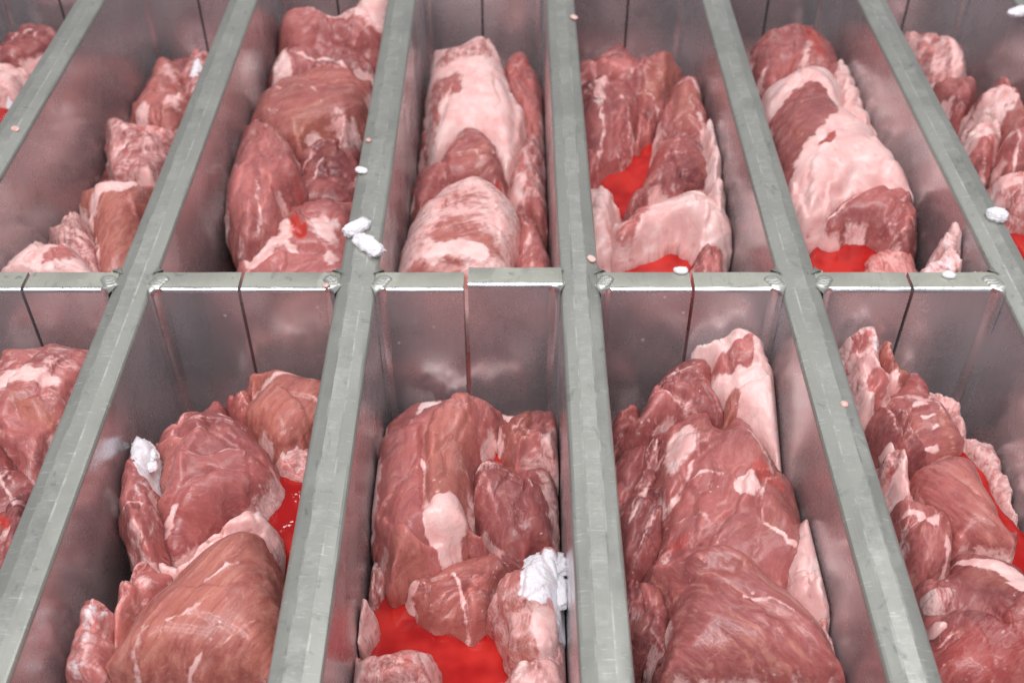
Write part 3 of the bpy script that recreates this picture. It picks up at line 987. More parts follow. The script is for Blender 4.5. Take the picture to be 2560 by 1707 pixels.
b = flesh('meat_piece', 'broad red brown cut with a white fat nodule in the middle', K,
      c6((10, 990), (60, 930), (130, 885), (220, 880), (300, 960), (390, 890), (480, 975), (570, 1110), (630, 1200), (720, 1270), (750, 1380)) + c8((1345, 340), (1370, 440), (1365, 570), (1300, 710), (1180, 760), (900, 720), (700, 700), (625, 660), (660, 560), (720, 400), (690, 300), (676, 180)),
      -.060, h=.020, r=.026, tone=.48, fa=60, feats=[
          ('fat', c6((20, 960), (110, 910), (170, 950), (170, 1060), (60, 1200), (10, 1100)), 4, .75), ('fline', c6((190, 1080), (130, 1200), (60, 1280), (10, 1330)), 1.6, .8),
          ('ridge', c6((200, 1080), (130, 1210), (30, 1320)), 3, -4), ('ridge', c6((310, 960), (300, 1040), (230, 1080)), 3, -2),
          ('fline', c6((450, 960), (530, 1080), (600, 1190)), 2, .7), ('tan', c6((440, 950), (560, 1000), (640, 1230), (560, 1180)), 4, .8),
          ('fat', c6((370, 1300), (410, 1240), (470, 1250), (500, 1320), (470, 1370), (410, 1360)), 2),
          ('hole', c6((500, 1250), (620, 1230), (640, 1290), (560, 1370), (500, 1360)), 3),
          ('fline', c8((760, 240), (850, 185), (960, 200)), 1.1, .7), ('fline', c8((770, 350), (860, 350), (930, 410)), 1, .7),
          ('fline', c8((1150, 430), (1210, 440), (1260, 490), (1300, 490)), 1.3, .9), ('fat', c8((690, 500), (720, 480), (740, 520), (700, 560)), 2, .8),
          ('fline', c8((1345, 420), (1360, 500), (1330, 600), (1250, 660)), 2, .7), ('fat', c8((1220, 680), (1280, 655), (1300, 700), (1240, 725)), 2),
          ('red', c8((700, 440), (800, 420), (780, 480)), 4, .5), ('red', c8((1060, 170), (1180, 150), (1260, 230), (1180, 250)), 4, .5),
          ('ridge', c8((700, 490), (830, 480), (950, 420), (1080, 360), (1160, 300)), 4, -3), ('ridge', c8((1000, 400), (1150, 330), (1250, 400), (1300, 500)), 8, 3)])
nodule(b, c6((385, 1300), (420, 1250), (475, 1270), (495, 1320), (450, 1350), (410, 1345)), -.0425, .004, K)
flesh('meat_piece', 'pale pink fat flap hanging over the gap beside the large fan grained muscle', K,
      c8((1330, 370), (1400, 400), (1475, 455), (1478, 560), (1462, 700), (1452, 810), (1400, 820), (1310, 750), (1270, 690), (1290, 600), (1300, 480)),
      -0.047, h=.006, r=.012, tone=.8, fat=.85, fa=70, feats=[('frost', c8((1390, 400), (1470, 450), (1460, 500), (1390, 470)), 2, .6), ('frost', c8((1400, 640), (1460, 600), (1450, 720), (1400, 700)), 3, .3)])
flesh('meat_piece', 'large smooth red muscle with grain fanning out from a pointed corner', K,
      c8((628, 640), (690, 610), (760, 600), (850, 556), (960, 545), (1060, 595), (1220, 720), (1330, 820), (1420, 930), (1475, 1040), (1520, 1180), (745, 1180), (690, 1050), (700, 900), (725, 790), (690, 710)),
      -.055, h=.030, r=.040, tone=.50, fa=-38, rough=.5, lumps=.6, layers=4, layer_amp=.7, feats=[
          ('ridge', c8((650, 640), (800, 760), (1000, 900), (1300, 1090)), 6, 2), ('ridge', c8((720, 620), (900, 700), (1150, 800), (1350, 950)), 4, -2),
          ('fline', c8((1050, 770), (1180, 780), (1300, 830)), 1.1, .7), ('fline', c8((640, 650), (690, 700), (760, 740)), 1.4, .6), ('ridge', c8((850, 560), (960, 548), (1060, 600)), 5, 3), ('ridge', c8((740, 590), (850, 620), (1000, 640)), 3, -2.5),
          ('tan', c8((640, 640), (700, 690), (740, 760), (680, 700)), 4, .8), ('fat', c8((1290, 1040), (1350, 1030), (1340, 1090)), 3, .5)])
flesh('meat_piece', 'dark cut tucked beside the large fan grained muscle', K,
      c8((500, 690), (640, 705), (705, 790), (715, 900), (720, 1080), (620, 1015), (555, 965), (490, 950)), -.066, h=.016, r=.018, tone=.28, fa=70, feats=[('fline', c8((560, 960), (640, 1020), (710, 1070)), 1.4, .7)])
flesh('meat_piece', 'thin pink strip showing under the lower side of the large fan grained muscle', K,
      c8((1380, 850), (1455, 830), (1452, 920), (1482, 1000), (1510, 1180), (1440, 1180), (1400, 980)), -0.056, h=.008, r=.008, tone=.75, fat=.45, fa=60)

# ---------------- compartment E-F (front)
K = 'B5'
mass(K, .12, .45, -.11, 3.7, 'dark meat underneath the smooth shiny muscle')
flesh('meat_piece', 'ragged pale tip of fatty meat standing beside the partition', K,
      c6((965, 470), (1020, 430), (1075, 385), (1115, 400), (1150, 470), (1168, 560), (1165, 650), (1212, 700), (1212, 780), (1165, 840), (1100, 880), (1050, 800), (1000, 620)),
      -0.042, h=.014, tilt=(0, 0.4), r=.012, tone=.7, fat=.62, fa=95, feats=[('lean', c6((1120, 650), (1200, 700), (1190, 780), (1120, 740)), 2), ('lean', c6((1040, 440), (1110, 460), (1100, 520), (1030, 500)), 2, .8), ('frost', c6((1110, 400), (1160, 480), (1165, 640), (1130, 600)), 2, .5), ('fat', c6((1060, 760), (1150, 750), (1170, 820), (1090, 860)), 2), ('ridge', c6((1110, 620), (1150, 700), (1110, 750)), 2, -3)])
flesh('meat_piece', 'thin brown flap behind the ragged pale tip', K,
      c6((1150, 500), (1210, 520), (1250, 580), (1292, 650), (1320, 700), (1230, 740), (1180, 660)), -0.048, h=.008, tilt=(0, 0.2), r=.01, tone=.5, tan=.6, fa=80, feats=[('fat', c6((1230, 650), (1300, 660), (1260, 690)), 1.5)])
flesh('meat_piece', 'pale fatty scrap on the far side of the striped red cut', K,
      c6((1305, 680), (1350, 670), (1390, 710), (1440, 768), (1540, 800), (1600, 850), (1612, 920), (1637, 1010), (1590, 1060), (1510, 960), (1420, 830)), -0.066, h=.010, r=.012, tone=.75, fat=.55, fa=60)
flesh('meat_piece', 'crinkled pale scrap past the dark red strip', K,
      c6((1600, 1020), (1700, 1030), (1800, 1060), (1832, 1130), (1832, 1210), (1885, 1260), (1895, 1400), (1910, 1470), (1810, 1400), (1740, 1260), (1640, 1120)), -.074, h=.010, r=.012, tone=.7, fat=.6, fa=40)
b = flesh('meat_piece', 'striped red cut with white fat dashes and a smooth fat nodule', K,
      c6((1095, 950), (1140, 850), (1220, 740), (1300, 690), (1370, 720), (1430, 790), (1490, 880), (1560, 970), (1612, 1050), (1632, 1100), (1560, 1160), (1450, 1190), (1320, 1200), (1200, 1160), (1130, 1110)),
      -.064, h=.020, r=.022, tone=.48, fa=20, lumps=.7, feats=[
          ('fline', c6((1250, 760), (1330, 800), (1380, 850)), 1.6, .8), ('fline', c6((1360, 870), (1420, 850)), 1.6), ('fline', c6((1390, 920), (1450, 915)), 1.8), ('fline', c6((1430, 990), (1480, 965)), 1.8),
          ('fline', c6((1430, 1045), (1490, 1035)), 1.6), ('fline', c6((1330, 880), (1420, 830), (1440, 800)), 1.5), ('fat', c6((1300, 780), (1400, 820), (1400, 860), (1310, 820)), 3, .6),
          ('fline', c6((1440, 800), (1510, 900), (1600, 1060)), 2.5, .5), ('tan', c6((1440, 800), (1520, 900), (1630, 1090), (1560, 1100)), 4, .8)])
nodule(b, c6((1185, 965), (1215, 945), (1245, 970), (1257, 1020), (1245, 1045), (1215, 1020)), -.050, .004, K)
pool('dark red strip of blood along the smooth shiny muscle', K,
     c6((1590, 1090), (1630, 1060), (1700, 1130), (1770, 1230), (1810, 1340), (1900, 1440), (1980, 1568)) + c8((2352, 420), (2420, 700), (2300, 640), (2240, 420)) + c6((1640, 1240)), -.060, h=.004, r=.01)
flesh('meat_piece', 'smooth shiny muscle with a bluish sheen next to the dark red strip', K,
      c6((1310, 1230), (1350, 1180), (1430, 1150), (1540, 1138), (1620, 1170), (1700, 1270), (1770, 1400), (1825, 1540)) + c8((2270, 450), (2300, 520), (2290, 600), (2200, 590), (2100, 560), (2000, 540), (1940, 430), (1850, 340), (1805, 220)),
      -.060, h=.024, r=.030, tone=.62, fa=-55, rough=.30, lumps=.5, layers=1, layer_amp=.5, feats=[('tan', c8((2050, 160), (2200, 300), (2290, 500), (2200, 480), (2080, 300)), 5, .5), ('fline', c8((2010, 515), (2100, 525), (2220, 580)), 2, .9)])
flesh('meat_piece', 'white and red fat curl between the partition and the smooth shiny muscle', K,
      c6((1180, 1130), (1260, 1115), (1315, 1180), (1332, 1280), (1332, 1350), (1375, 1395), (1290, 1390), (1220, 1320), (1190, 1230)), -.052, h=.012, r=.010, tone=.7, fat=.5, fa=80, feats=[('fat', c6((1245, 1170), (1310, 1170), (1330, 1290), (1280, 1310), (1240, 1270)), 2), ('red', c6((1190, 1180), (1240, 1170), (1230, 1300)), 3, .6), ('fline', c6((1230, 1330), (1370, 1390)), 1.2)])
flesh('meat_piece', 'round dark lobe below the white and red fat curl', K,
      c8((1735, 330), (1800, 320), (1880, 330), (1950, 390), (1990, 450), (2010, 530), (1980, 620), (1900, 665), (1840, 650), (1780, 520)), -.056, h=.018, r=.020, tone=.50, fa=70, lumps=.6, rough=.6, feats=[('fat', c8((1790, 340), (1850, 335), (1950, 400), (1940, 430), (1850, 380)), 2, .8), ('fline', c8((1995, 470), (2008, 540), (1980, 610)), 1.2, .8), ('ridge', c8((1780, 420), (1900, 380)), 3, -2)])
b = flesh('meat_piece', 'wet dark red cut with a small pink scrap lying on it', K,
      c8((1800, 620), (1900, 655), (1980, 630), (2010, 525), (2100, 540), (2250, 570), (2352, 640), (2450, 720), (2500, 1180), (1930, 1180), (1880, 900), (1840, 750)),
      -.062, h=.020, r=.026, tone=.36, fa=30, feats=[
          ('fat', c8((2010, 505), (2100, 520), (2240, 560), (2352, 640), (2340, 700), (2250, 640), (2130, 570)), 2), ('fat', c8((2260, 680), (2340, 680), (2352, 730), (2290, 710)), 2),
          ('red', c8((1920, 920), (2100, 850), (2352, 820), (2352, 1115), (1960, 1115)), 14, .40), ('tan', c8((2200, 560), (2352, 660), (2352, 760), (2230, 660)), 4, .6)])
nodule(b, c8((1925, 680), (1975, 668), (2018, 680), (2010, 740), (1960, 745), (1930, 720)), -.0445, .004, K, fat=.45, name='pink_scrap')
nodule(b, c8((1965, 835), (2000, 830), (2005, 850), (1970, 858)), -.0445, .003, K)

# ---------------- compartment B-C (front)
K = 'B2'
mass(K, .12, .44, -.115, 4.9, 'dark meat underneath the big tan grained muscle')
flesh('meat_piece', 'round tan cut with a pale rim behind the creased dark red lump', K,
      c4((1345, 705), (1400, 662), (1500, 650), (1620, 655), (1720, 680), (1850, 720), (1800, 900), (1720, 1000), (1600, 1075), (1520, 1088), (1430, 1030), (1350, 930), (1365, 850), (1420, 770), (1370, 775)),
      -.062, h=.018, r=.018, tone=.55, tan=.75, fa=60, rough=.45, feats=[('fat', c4((1345, 700), (1420, 660), (1560, 648), (1500, 690), (1420, 760), (1370, 780)), 3, .7), ('fline', c4((1500, 650), (1620, 655), (1700, 680)), 2, .9), ('lean', c4((1440, 980), (1600, 1000), (1600, 1080), (1480, 1070)), 5)])
flesh('meat_piece', 'small reddish bit wedged beside the round tan cut', K,
      c4((1235, 860), (1290, 800), (1340, 760), (1395, 780), (1390, 870), (1350, 940), (1250, 930)), -.072, h=.010, r=.010, tone=.55, fa=40, red=.15)
flesh('meat_piece', 'pale pink slice low between the creased dark red lump and the partition', K,
      c4((1470, 1110), (1560, 1080), (1660, 1030), (1720, 1060), (1660, 1230), (1520, 1220)), -.072, h=.008, tone=.7, fat=.5, fa=30)
pool('red pool between the creased dark red lump and the partition', K,
     c7((1180, 300), (1280, 170), (1400, 150), (1360, 500), (1290, 510), (1230, 490), (1190, 420)), -.072, h=.003)
b = flesh('meat_piece', 'creased dark red lump with folds and fine white threads', K,
      c4((845, 1150), (885, 1060), (940, 1000), (1000, 930), (1080, 900), (1140, 880), (1190, 820), (1235, 815), (1262, 890), (1340, 930), (1420, 1010), (1480, 1100), (1515, 1180), (1515, 1270), (1450, 1360), (1410, 1420)) +
      c7((1190, 370), (1060, 450), (930, 540), (830, 600), (760, 570), (735, 480), (722, 380), (745, 300), (712, 180)),
      -.064, h=.026, r=.026, tone=.38, fa=10, rough=1.2, feats=[
          ('lobe', c4((930, 1420), (1000, 1310), (1120, 1230), (1300, 1200), (1450, 1190), (1500, 1250), (1440, 1340), (1300, 1390), (1150, 1440)), 5, 9),
          ('ridge', c4((1150, 960), (1160, 1010), (1270, 1050), (1400, 1070), (1480, 1120)), 3, -4), ('ridge', c4((960, 1400), (1040, 1290), (1160, 1230)), 3, -4),
          ('ridge', c4((1080, 960), (1130, 1020), (1060, 1090), (990, 1220)), 5, 3.5), ('fat', c4((1190, 820), (1240, 815), (1260, 890), (1200, 890)), 2, .8),
          ('tan', c4((850, 1150), (900, 1050), (940, 1150), (880, 1360), (850, 1300)), 4, .8), ('fline', c4((1080, 1270), (1200, 1220), (1300, 1215)), 1.1, .7),
          ('fline', c4((1380, 1180), (1440, 1230), (1500, 1220)), 1, .8), ('fline', c4((1340, 1270), (1380, 1330), (1420, 1360)), 1, .7), ('fline', c4((1420, 1210), (1400, 1290)), 1, .7),
          ('fat', c4((880, 1430), (940, 1380), (980, 1390), (960, 1440), (890, 1500)), 2.5, .8), ('red', c4((1400, 1060), (1470, 1100), (1440, 1120)), 2, .5)])
nodule(b, c4((1060, 1110), (1085, 1105), (1108, 1135), (1100, 1160), (1075, 1150)), -.040, .003, K)
flesh('meat_piece', 'upright pink flap with a crown of white frost against the partition', K,
      c4((652, 1200), (678, 1130), (720, 1085), (738, 1020), (800, 1018), (872, 1080), (868, 1150), (838, 1200), (850, 1330), (882, 1440), (885, 1530)) + c7((740, 560), (700, 598), (625, 545), (570, 450), (566, 330), (553, 190)),
      -.046, h=.014, r=.011, step=.0006, tone=.68, fa=95, tilt=(-.12, 0), fat=.15, feats=[
          ('frost', c4((712, 1090), (735, 1010), (800, 1010), (880, 1075), (870, 1160), (820, 1200), (760, 1190)), 2), ('frost', c4((720, 1200), (830, 1200), (840, 1330), (780, 1370), (720, 1290)), 4, .42),
          ('ridge', c4((730, 1330), (790, 1440), (860, 1530)), 3, -3), ('fat', c4((690, 1400), (760, 1480), (820, 1568), (700, 1560)), 4, .5)])
flesh('meat_piece', 'pink and red fat band under the creased dark red lump', K,
      c7((680, 585), (760, 580), (850, 590), (920, 520), (1020, 440), (1150, 380), (1225, 355), (1258, 420), (1235, 475), (1100, 520), (960, 610), (840, 700), (790, 680), (720, 620)),
      -.054, h=.010, r=.009, tone=.7, fat=.7, fa=35, feats=[('rline', c7((820, 660), (900, 600), (1000, 540)), 4, .8), ('rline', c7((980, 480), (1060, 430)), 2.5, .6)])
flesh('meat_piece', 'pink cut flecked with white beside the big tan grained muscle', K,
      c7((545, 840), (600, 730), (640, 650), (720, 600), (800, 640), (860, 660), (780, 780), (690, 880), (620, 1000), (560, 1180), (500, 1180), (535, 980)), -.060, h=.018, r=.018, tone=.62, fa=70, feats=[('fat', c7((640, 880), (700, 800), (760, 760), (690, 880), (620, 960)), 3, .75), ('fat', c7((640, 680), (700, 640), (740, 650), (680, 720)), 4, .6), ('tan', c7((560, 840), (640, 760), (640, 880), (560, 950)), 5, .6)])
flesh('meat_piece', 'frosted pink scrap near the foot of the big tan grained muscle', K,
      c7((385, 880), (440, 810), (520, 803), (580, 850), (582, 900), (552, 950), (562, 1050), (530, 1180), (320, 1180), (338, 1000), (378, 930)), -.052, h=.018, r=.016, tone=.72, fat=.35, fa=75, feats=[('frost', c7((385, 880), (440, 805), (520, 800), (500, 850), (430, 960), (390, 1010)), 3, .5), ('frost', c7((330, 1040), (400, 1040), (380, 1110), (330, 1110)), 3, .5), ('fline', c7((560, 850), (545, 940)), 1.2, .7)])
flesh('meat_piece', 'big tan grained muscle with thin white lines running lengthwise', K,
      c7((540, 1180), (610, 980), (680, 860), (780, 760), (900, 640), (1010, 550), (1120, 495), (1230, 478), (1265, 560), (1290, 650), (1330, 900), (1280, 1180)),
      -.052, h=.036, r=.045, tone=.55, tan=.85, fa=58, rough=.42, lumps=.5, layers=2, layer_amp=.6, feats=[
          ('fline', c7((1060, 620), (1040, 650), (960, 700)), .9, .8), ('fline', c7((1000, 760), (880, 850), (790, 880)), .9, .7), ('fline', c7((930, 980), (830, 1040), (780, 1110)), 1, .85), ('fline', c7((1200, 1010), (1130, 1090)), 1.1, .8),
          ('fline', c7((1100, 600), (1000, 680), (880, 760)), .8, .5), ('fline', c7((1180, 860), (1060, 940), (960, 960)), .8, .5),
          ('lean', c7((560, 1100), (560, 1180), (700, 1180)), 3), ('fat', c7((540, 1180), (610, 975), (700, 850), (690, 900), (620, 1010), (580, 1150)), 2, .6)])

# ---------------- compartment A-B (front)
K = 'B1'
mass(K, .15, .45, -.10, 5.9, 'dark meat underneath the blunt pale topped cut')
flesh('meat_piece', 'blunt pale topped cut with a brown hollow below the cross wall', K,
      c4((-60, 620), (0, 600), (80, 550), (200, 515), (330, 512), (470, 515), (600, 540), (560, 700), (400, 900), (260, 1130), (190, 1210), (130, 1150), (80, 1080), (0, 1030), (-60, 1010)),
      -0.045, h=.018, r=.018, tone=.66, fa=0, fat=.30, feats=[('fat', c4((0, 690), (100, 670), (300, 690), (330, 740), (150, 740), (0, 740)), 3), ('lean', c4((10, 880), (80, 770), (250, 870), (240, 960), (120, 1040), (20, 990)), 5), ('hole', c4((20, 900), (90, 800), (230, 880), (200, 960), (90, 990)), 5), ('tan', c4((80, 770), (300, 870), (260, 920), (90, 830)), 4), ('fat', c4((0, 1030), (100, 1060), (190, 1160), (180, 1215), (80, 1110)), 2.5, .9), ('red', c4((60, 720), (200, 720), (290, 800), (150, 780)), 5, .35)])
flesh('meat_piece', 'dark ragged cut with pale streaks before the blunt pale topped cut', K,
      c4((-60, 1040), (0, 1040), (80, 1110), (150, 1200), (200, 1220), (260, 1300), (200, 1700), (-60, 1700)), -.060, h=.016, r=.018, tone=.36, fa=60, rough=1.3, feats=[('fline', c4((0, 1200), (60, 1330), (100, 1400)), 1.6, .8), ('fline', c4((30, 1150), (100, 1280)), 1.4, .7), ('fat', c4((0, 1560), (60, 1500), (100, 1540), (40, 1600)), 3, .6), ('red', c4((0, 1420), (60, 1450), (70, 1520), (0, 1500)), 3)])
# ================================================================== back row of compartments
# ---------------- compartment Z-A (back)
K = 'T0'
mass(K, .60, .88, -.10, 6.1, 'dark meat underneath the thin dark slice')
flesh('meat_piece', 'thin dark slice with a pale rim over a red streak', K,
      c1((-80, 300), (0, 268), (80, 212), (180, 172), (260, 163), (340, 190), (320, 260), (200, 330), (100, 365), (0, 375), (-80, 380)), -.066, h=.010, r=.012, tone=.25, fa=20, feats=[('fline', c1((0, 290), (90, 230), (180, 190)), 1.5, .7)], step=.0012)
pool('red streak under the thin dark slice', K, c1((-80, 360), (0, 370), (100, 350), (230, 300), (200, 420), (120, 560), (40, 640), (-80, 660)), -.076, h=.003)
flesh('meat_piece', 'pale frosted cut sunk in the red streak beyond the outer partition', K,
      c1((-80, 440), (0, 400), (40, 380), (150, 390), (180, 440), (110, 560), (0, 572), (-80, 580)), -.072, h=.012, r=.012, tone=.8, fat=.6, fa=60, feats=[('frost', c1((0, 530), (40, 510), (60, 540), (10, 560)), 2)], step=.0012)

# ---------------- compartment A-B (back)
K = 'T1'
mass(K, .50, .87, -.098, 7.3, 'dark meat underneath the curled frilly fat scrap')
flesh('meat_piece', 'pinkish knob at the far end beside a frost spot', K,
      c1((1000, 470), (1012, 390), (1060, 330), (1110, 308), (1200, 320), (1180, 500), (1060, 600)), -.074, h=.012, r=.012, tone=.7, fat=.4, feats=[('frost', c1((1045, 430), (1060, 370), (1100, 370), (1080, 440)), 2)], step=.0012)
flesh('meat_piece', 'thumb shaped tan piece standing at the far end', K,
      c1((828, 480), (850, 400), (890, 350), (940, 338), (985, 378), (1002, 460), (990, 530), (1090, 560), (1010, 720), (930, 790), (830, 740), (740, 690), (716, 610), (780, 560), (820, 510)),
      -.076, h=.018, r=.016, tone=.55, tan=.3, fa=70, feats=[('fat', c1((860, 400), (940, 350), (990, 420), (990, 500), (900, 440)), 4, .5), ('fat', c1((720, 610), (790, 570), (810, 620), (760, 660)), 3, .7), ('fat', c1((900, 560), (1000, 540), (960, 620)), 4, .7), ('ridge', c1((830, 690), (900, 600), (960, 560)), 3, -4), ('hole', c1((820, 640), (880, 600), (860, 700)), 3)], step=.0011)
flesh('meat_piece', 'curled frilly fat scrap against the partition wall', K,
      c1((588, 760), (620, 700), (690, 680), (760, 720), (900, 730), (990, 760), (940, 900), (860, 1040), (760, 1040), (680, 1000), (620, 985), (588, 900)),
      -.078, h=.018, r=.014, tone=.6, fat=.42, fa=20, rough=1.6, feats=[('ridge', c1((620, 840), (720, 800), (860, 740)), 3, -5), ('ridge', c1((640, 930), (740, 870), (880, 830)), 3, -4), ('fline', c1((600, 860), (640, 820), (760, 790), (880, 730)), 2), ('fline', c1((600, 740), (680, 690), (700, 760)), 2), ('fat', c1((640, 960), (760, 940), (850, 960), (800, 1040), (680, 1000)), 3, .8)], step=.0011)
flesh('meat_piece', 'smooth tan cut with a white rim sloping under the partition', K,
      c1((440, 1160), (480, 1095), (560, 1060), (650, 1010), (760, 1042), (880, 1050), (820, 1250), (760, 1500), (700, 1560), (560, 1560), (520, 1400), (500, 1250)),
      -.074, h=.022, r=.022, tone=.52, tan=.7, fa=70, rough=.7, feats=[('fat', c1((440, 1160), (520, 1080), (650, 1010), (760, 1040), (700, 1090), (560, 1130), (480, 1220)), 3, .8), ('fline', c1((500, 1270), (520, 1330), (510, 1420)), 2)], step=.0011)
flesh('meat_piece', 'greyish frosted edge of meat beside the smooth tan cut', K,
      c1((272, 1300), (300, 1258), (370, 1248), (430, 1180), (490, 1220), (525, 1300), (530, 1400), (530, 1500), (430, 1450), (340, 1380)), -.068, h=.012, r=.012, tone=.5, fat=.5, frost=.18, fa=40, step=.0011)
flesh('meat_piece', 'pale pink fatty end piece tucked behind the cross wall', K,
      c1((40, 1490), (90, 1430), (200, 1350), (240, 1323), (300, 1345), (420, 1388), (500, 1450), (560, 1530), (540, 1600), (30, 1600)), -0.05, h=.014, r=.014, tone=.75, fat=.75, fa=10, feats=[('lean', c1((260, 1420), (350, 1400), (430, 1440), (350, 1480), (270, 1470)), 3, .8), ('red', c1((190, 1370), (280, 1330), (300, 1370), (220, 1390)), 2, .4)], step=.0011)

# ---------------- compartment B-C (back)
K = 'T2'
mass(K, .50, .89, -.11, 8.1, 'dark meat underneath the ring shaped brown cut')
flesh('meat_piece', 'rounded pink cut at the far end with a fold across it', K,
      c1((1532, 260), (1535, 160), (1560, 80), (1640, 45), (1720, 38), (1800, 55)) + c2((110, 60), (200, 30), (300, -30), (420, -30), (380, 200), (300, 330), (150, 320), (0, 330)) + c1((1640, 350)),
      -0.052, h=.022, tilt=(0, 0.3), r=.022, tone=.62, fa=15, feats=[('ridge', c1((1650, 110), (1760, 95), (1900, 120)) + c2((150, 130)), 4, -5), ('fat', c1((1640, 60), (1800, 55), (1940, 90), (1900, 110), (1700, 90)), 3, .6), ('fat', c2((120, 60), (250, 0), (400, 0), (340, 170), (200, 130)), 6, .75)], step=.0012)
flesh('meat_piece', 'ragged streaky cut in front of the rounded pink cut', K,
      c1((1462, 430), (1500, 350), (1560, 310), (1620, 240), (1720, 180), (1850, 170), (1960, 230)) + c2((160, 220), (260, 330), (280, 420), (100, 440)) + c1((1800, 440), (1700, 470), (1600, 500), (1480, 515)),
      -.068, h=.018, r=.016, tone=.36, fa=60, rough=1.5, feats=[('fat', c1((1480, 380), (1560, 320), (1600, 400), (1540, 500), (1480, 500)), 3, .7), ('fline', c1((1560, 310), (1680, 340), (1850, 330), (1950, 390)), 2, .9), ('fline', c1((1760, 200), (1800, 200), (1860, 180), (1890, 230)), 1.5), ('hole', c2((210, 300), (260, 330), (250, 380), (220, 350)), 8), ('ridge', c1((1660, 260), (1760, 300), (1900, 290)), 3, -4), ('fline', c2((80, 350), (180, 390), (250, 420)), 2)], step=.0012)
flesh('meat_piece', 'smooth brown loin crossing the compartment above the round hollow', K,
      c1((1345, 690), (1400, 580), (1500, 505), (1600, 460), (1700, 410), (1850, 370)) + c2((100, 380), (240, 430), (290, 480), (250, 640), (190, 720), (100, 800)) + c1((1850, 735), (1720, 770), (1630, 820), (1570, 800), (1480, 760), (1400, 740)),
      -0.06, h=.022, r=.024, tone=.42, tan=.35, fa=30, rough=.8, lumps=.7, feats=[('ridge', c1((1610, 760), (1700, 700), (1830, 680), (1900, 640)), 4, 3), ('fline', c1((1500, 520), (1700, 520), (1850, 600), (1880, 680)), 1.2, .6), ('tan', c1((1560, 660), (1700, 580), (1800, 600), (1800, 680), (1650, 740)), 5, .8), ('fat', c2((60, 600), (150, 600), (180, 700), (100, 720)), 5, .5)], step=.0011)
flesh('meat_piece', 'dark round lump sunk in the hollow of the brown cuts', K,  # dark meat, with the shade of the hollow put into its tone too
      c1((1600, 900), (1640, 800), (1720, 750), (1820, 725), (1900, 740), (1960, 850), (1960, 1000), (1880, 1130), (1720, 1140), (1620, 1140), (1540, 1150), (1520, 1100), (1600, 1000)), -.076, h=.012, r=.016, fat=-.5, tone=.0, fa=60, feats=[('fline', c1((1640, 1090), (1700, 1000), (1760, 900)), 1.3, .8)], step=.0011)
flesh('meat_piece', 'long red brown cut curving along the partition wall', K,
      c1((1252, 900), (1290, 830), (1340, 740), (1400, 705), (1520, 725), (1585, 800), (1612, 870), (1645, 985), (1575, 1060), (1545, 1120), (1555, 1210), (1490, 1300), (1450, 1360), (1340, 1400), (1262, 1280), (1238, 1150)),
      -0.056, h=.022, r=.022, tone=.50, fa=85, feats=[('ridge', c1((1570, 800), (1600, 880), (1620, 980), (1560, 1060), (1530, 1130)), 5, 3.5), ('ridge', c1((1400, 760), (1470, 900), (1420, 1000), (1400, 1250)), 4, -3), ('fline', c1((1400, 1000), (1420, 1150), (1390, 1250)), 1.5, .7), ('fline', c1((1380, 700), (1500, 720), (1560, 790)), 2, .6), ('red', c1((1590, 880), (1640, 980), (1580, 1020)), 3, .5), ('fat', c1((1270, 1250), (1340, 1290), (1400, 1320), (1340, 1390), (1280, 1310)), 3, .6), ('fat', c1((1260, 900), (1300, 840), (1310, 900), (1280, 960)), 3, .6)], step=.0011)
flesh('meat_piece', 'fatty pink cut with a small red hole at the cross wall', K,
      c1((1330, 1400), (1450, 1340), (1490, 1290), (1560, 1200), (1570, 1140), (1700, 1120), (1850, 1100), (1960, 1120), (1930, 1300), (1900, 1560), (1330, 1560)),
      -.070, h=.014, r=.020, tone=.58, fa=35, rough=1.4, feats=[('fat', c1((1340, 1400), (1480, 1330), (1560, 1240), (1620, 1330), (1500, 1400), (1360, 1450)), 4, .8), ('fat', c1((1660, 1260), (1760, 1200), (1850, 1260), (1800, 1360), (1700, 1320)), 5, .8), ('red', c1((1585, 1270), (1620, 1225), (1660, 1270), (1680, 1330), (1630, 1360), (1590, 1330)), 2), ('hole', c1((1585, 1270), (1620, 1230), (1660, 1270), (1680, 1330), (1630, 1350)), 5), ('ridge', c1((1380, 1440), (1550, 1390), (1750, 1380)), 3, -4), ('fline', c1((1400, 1420), (1560, 1370), (1660, 1400)), 2), ('fat', c1((1760, 1400), (1820, 1370), (1850, 1440), (1780, 1470)), 3, .7)], step=.0011)

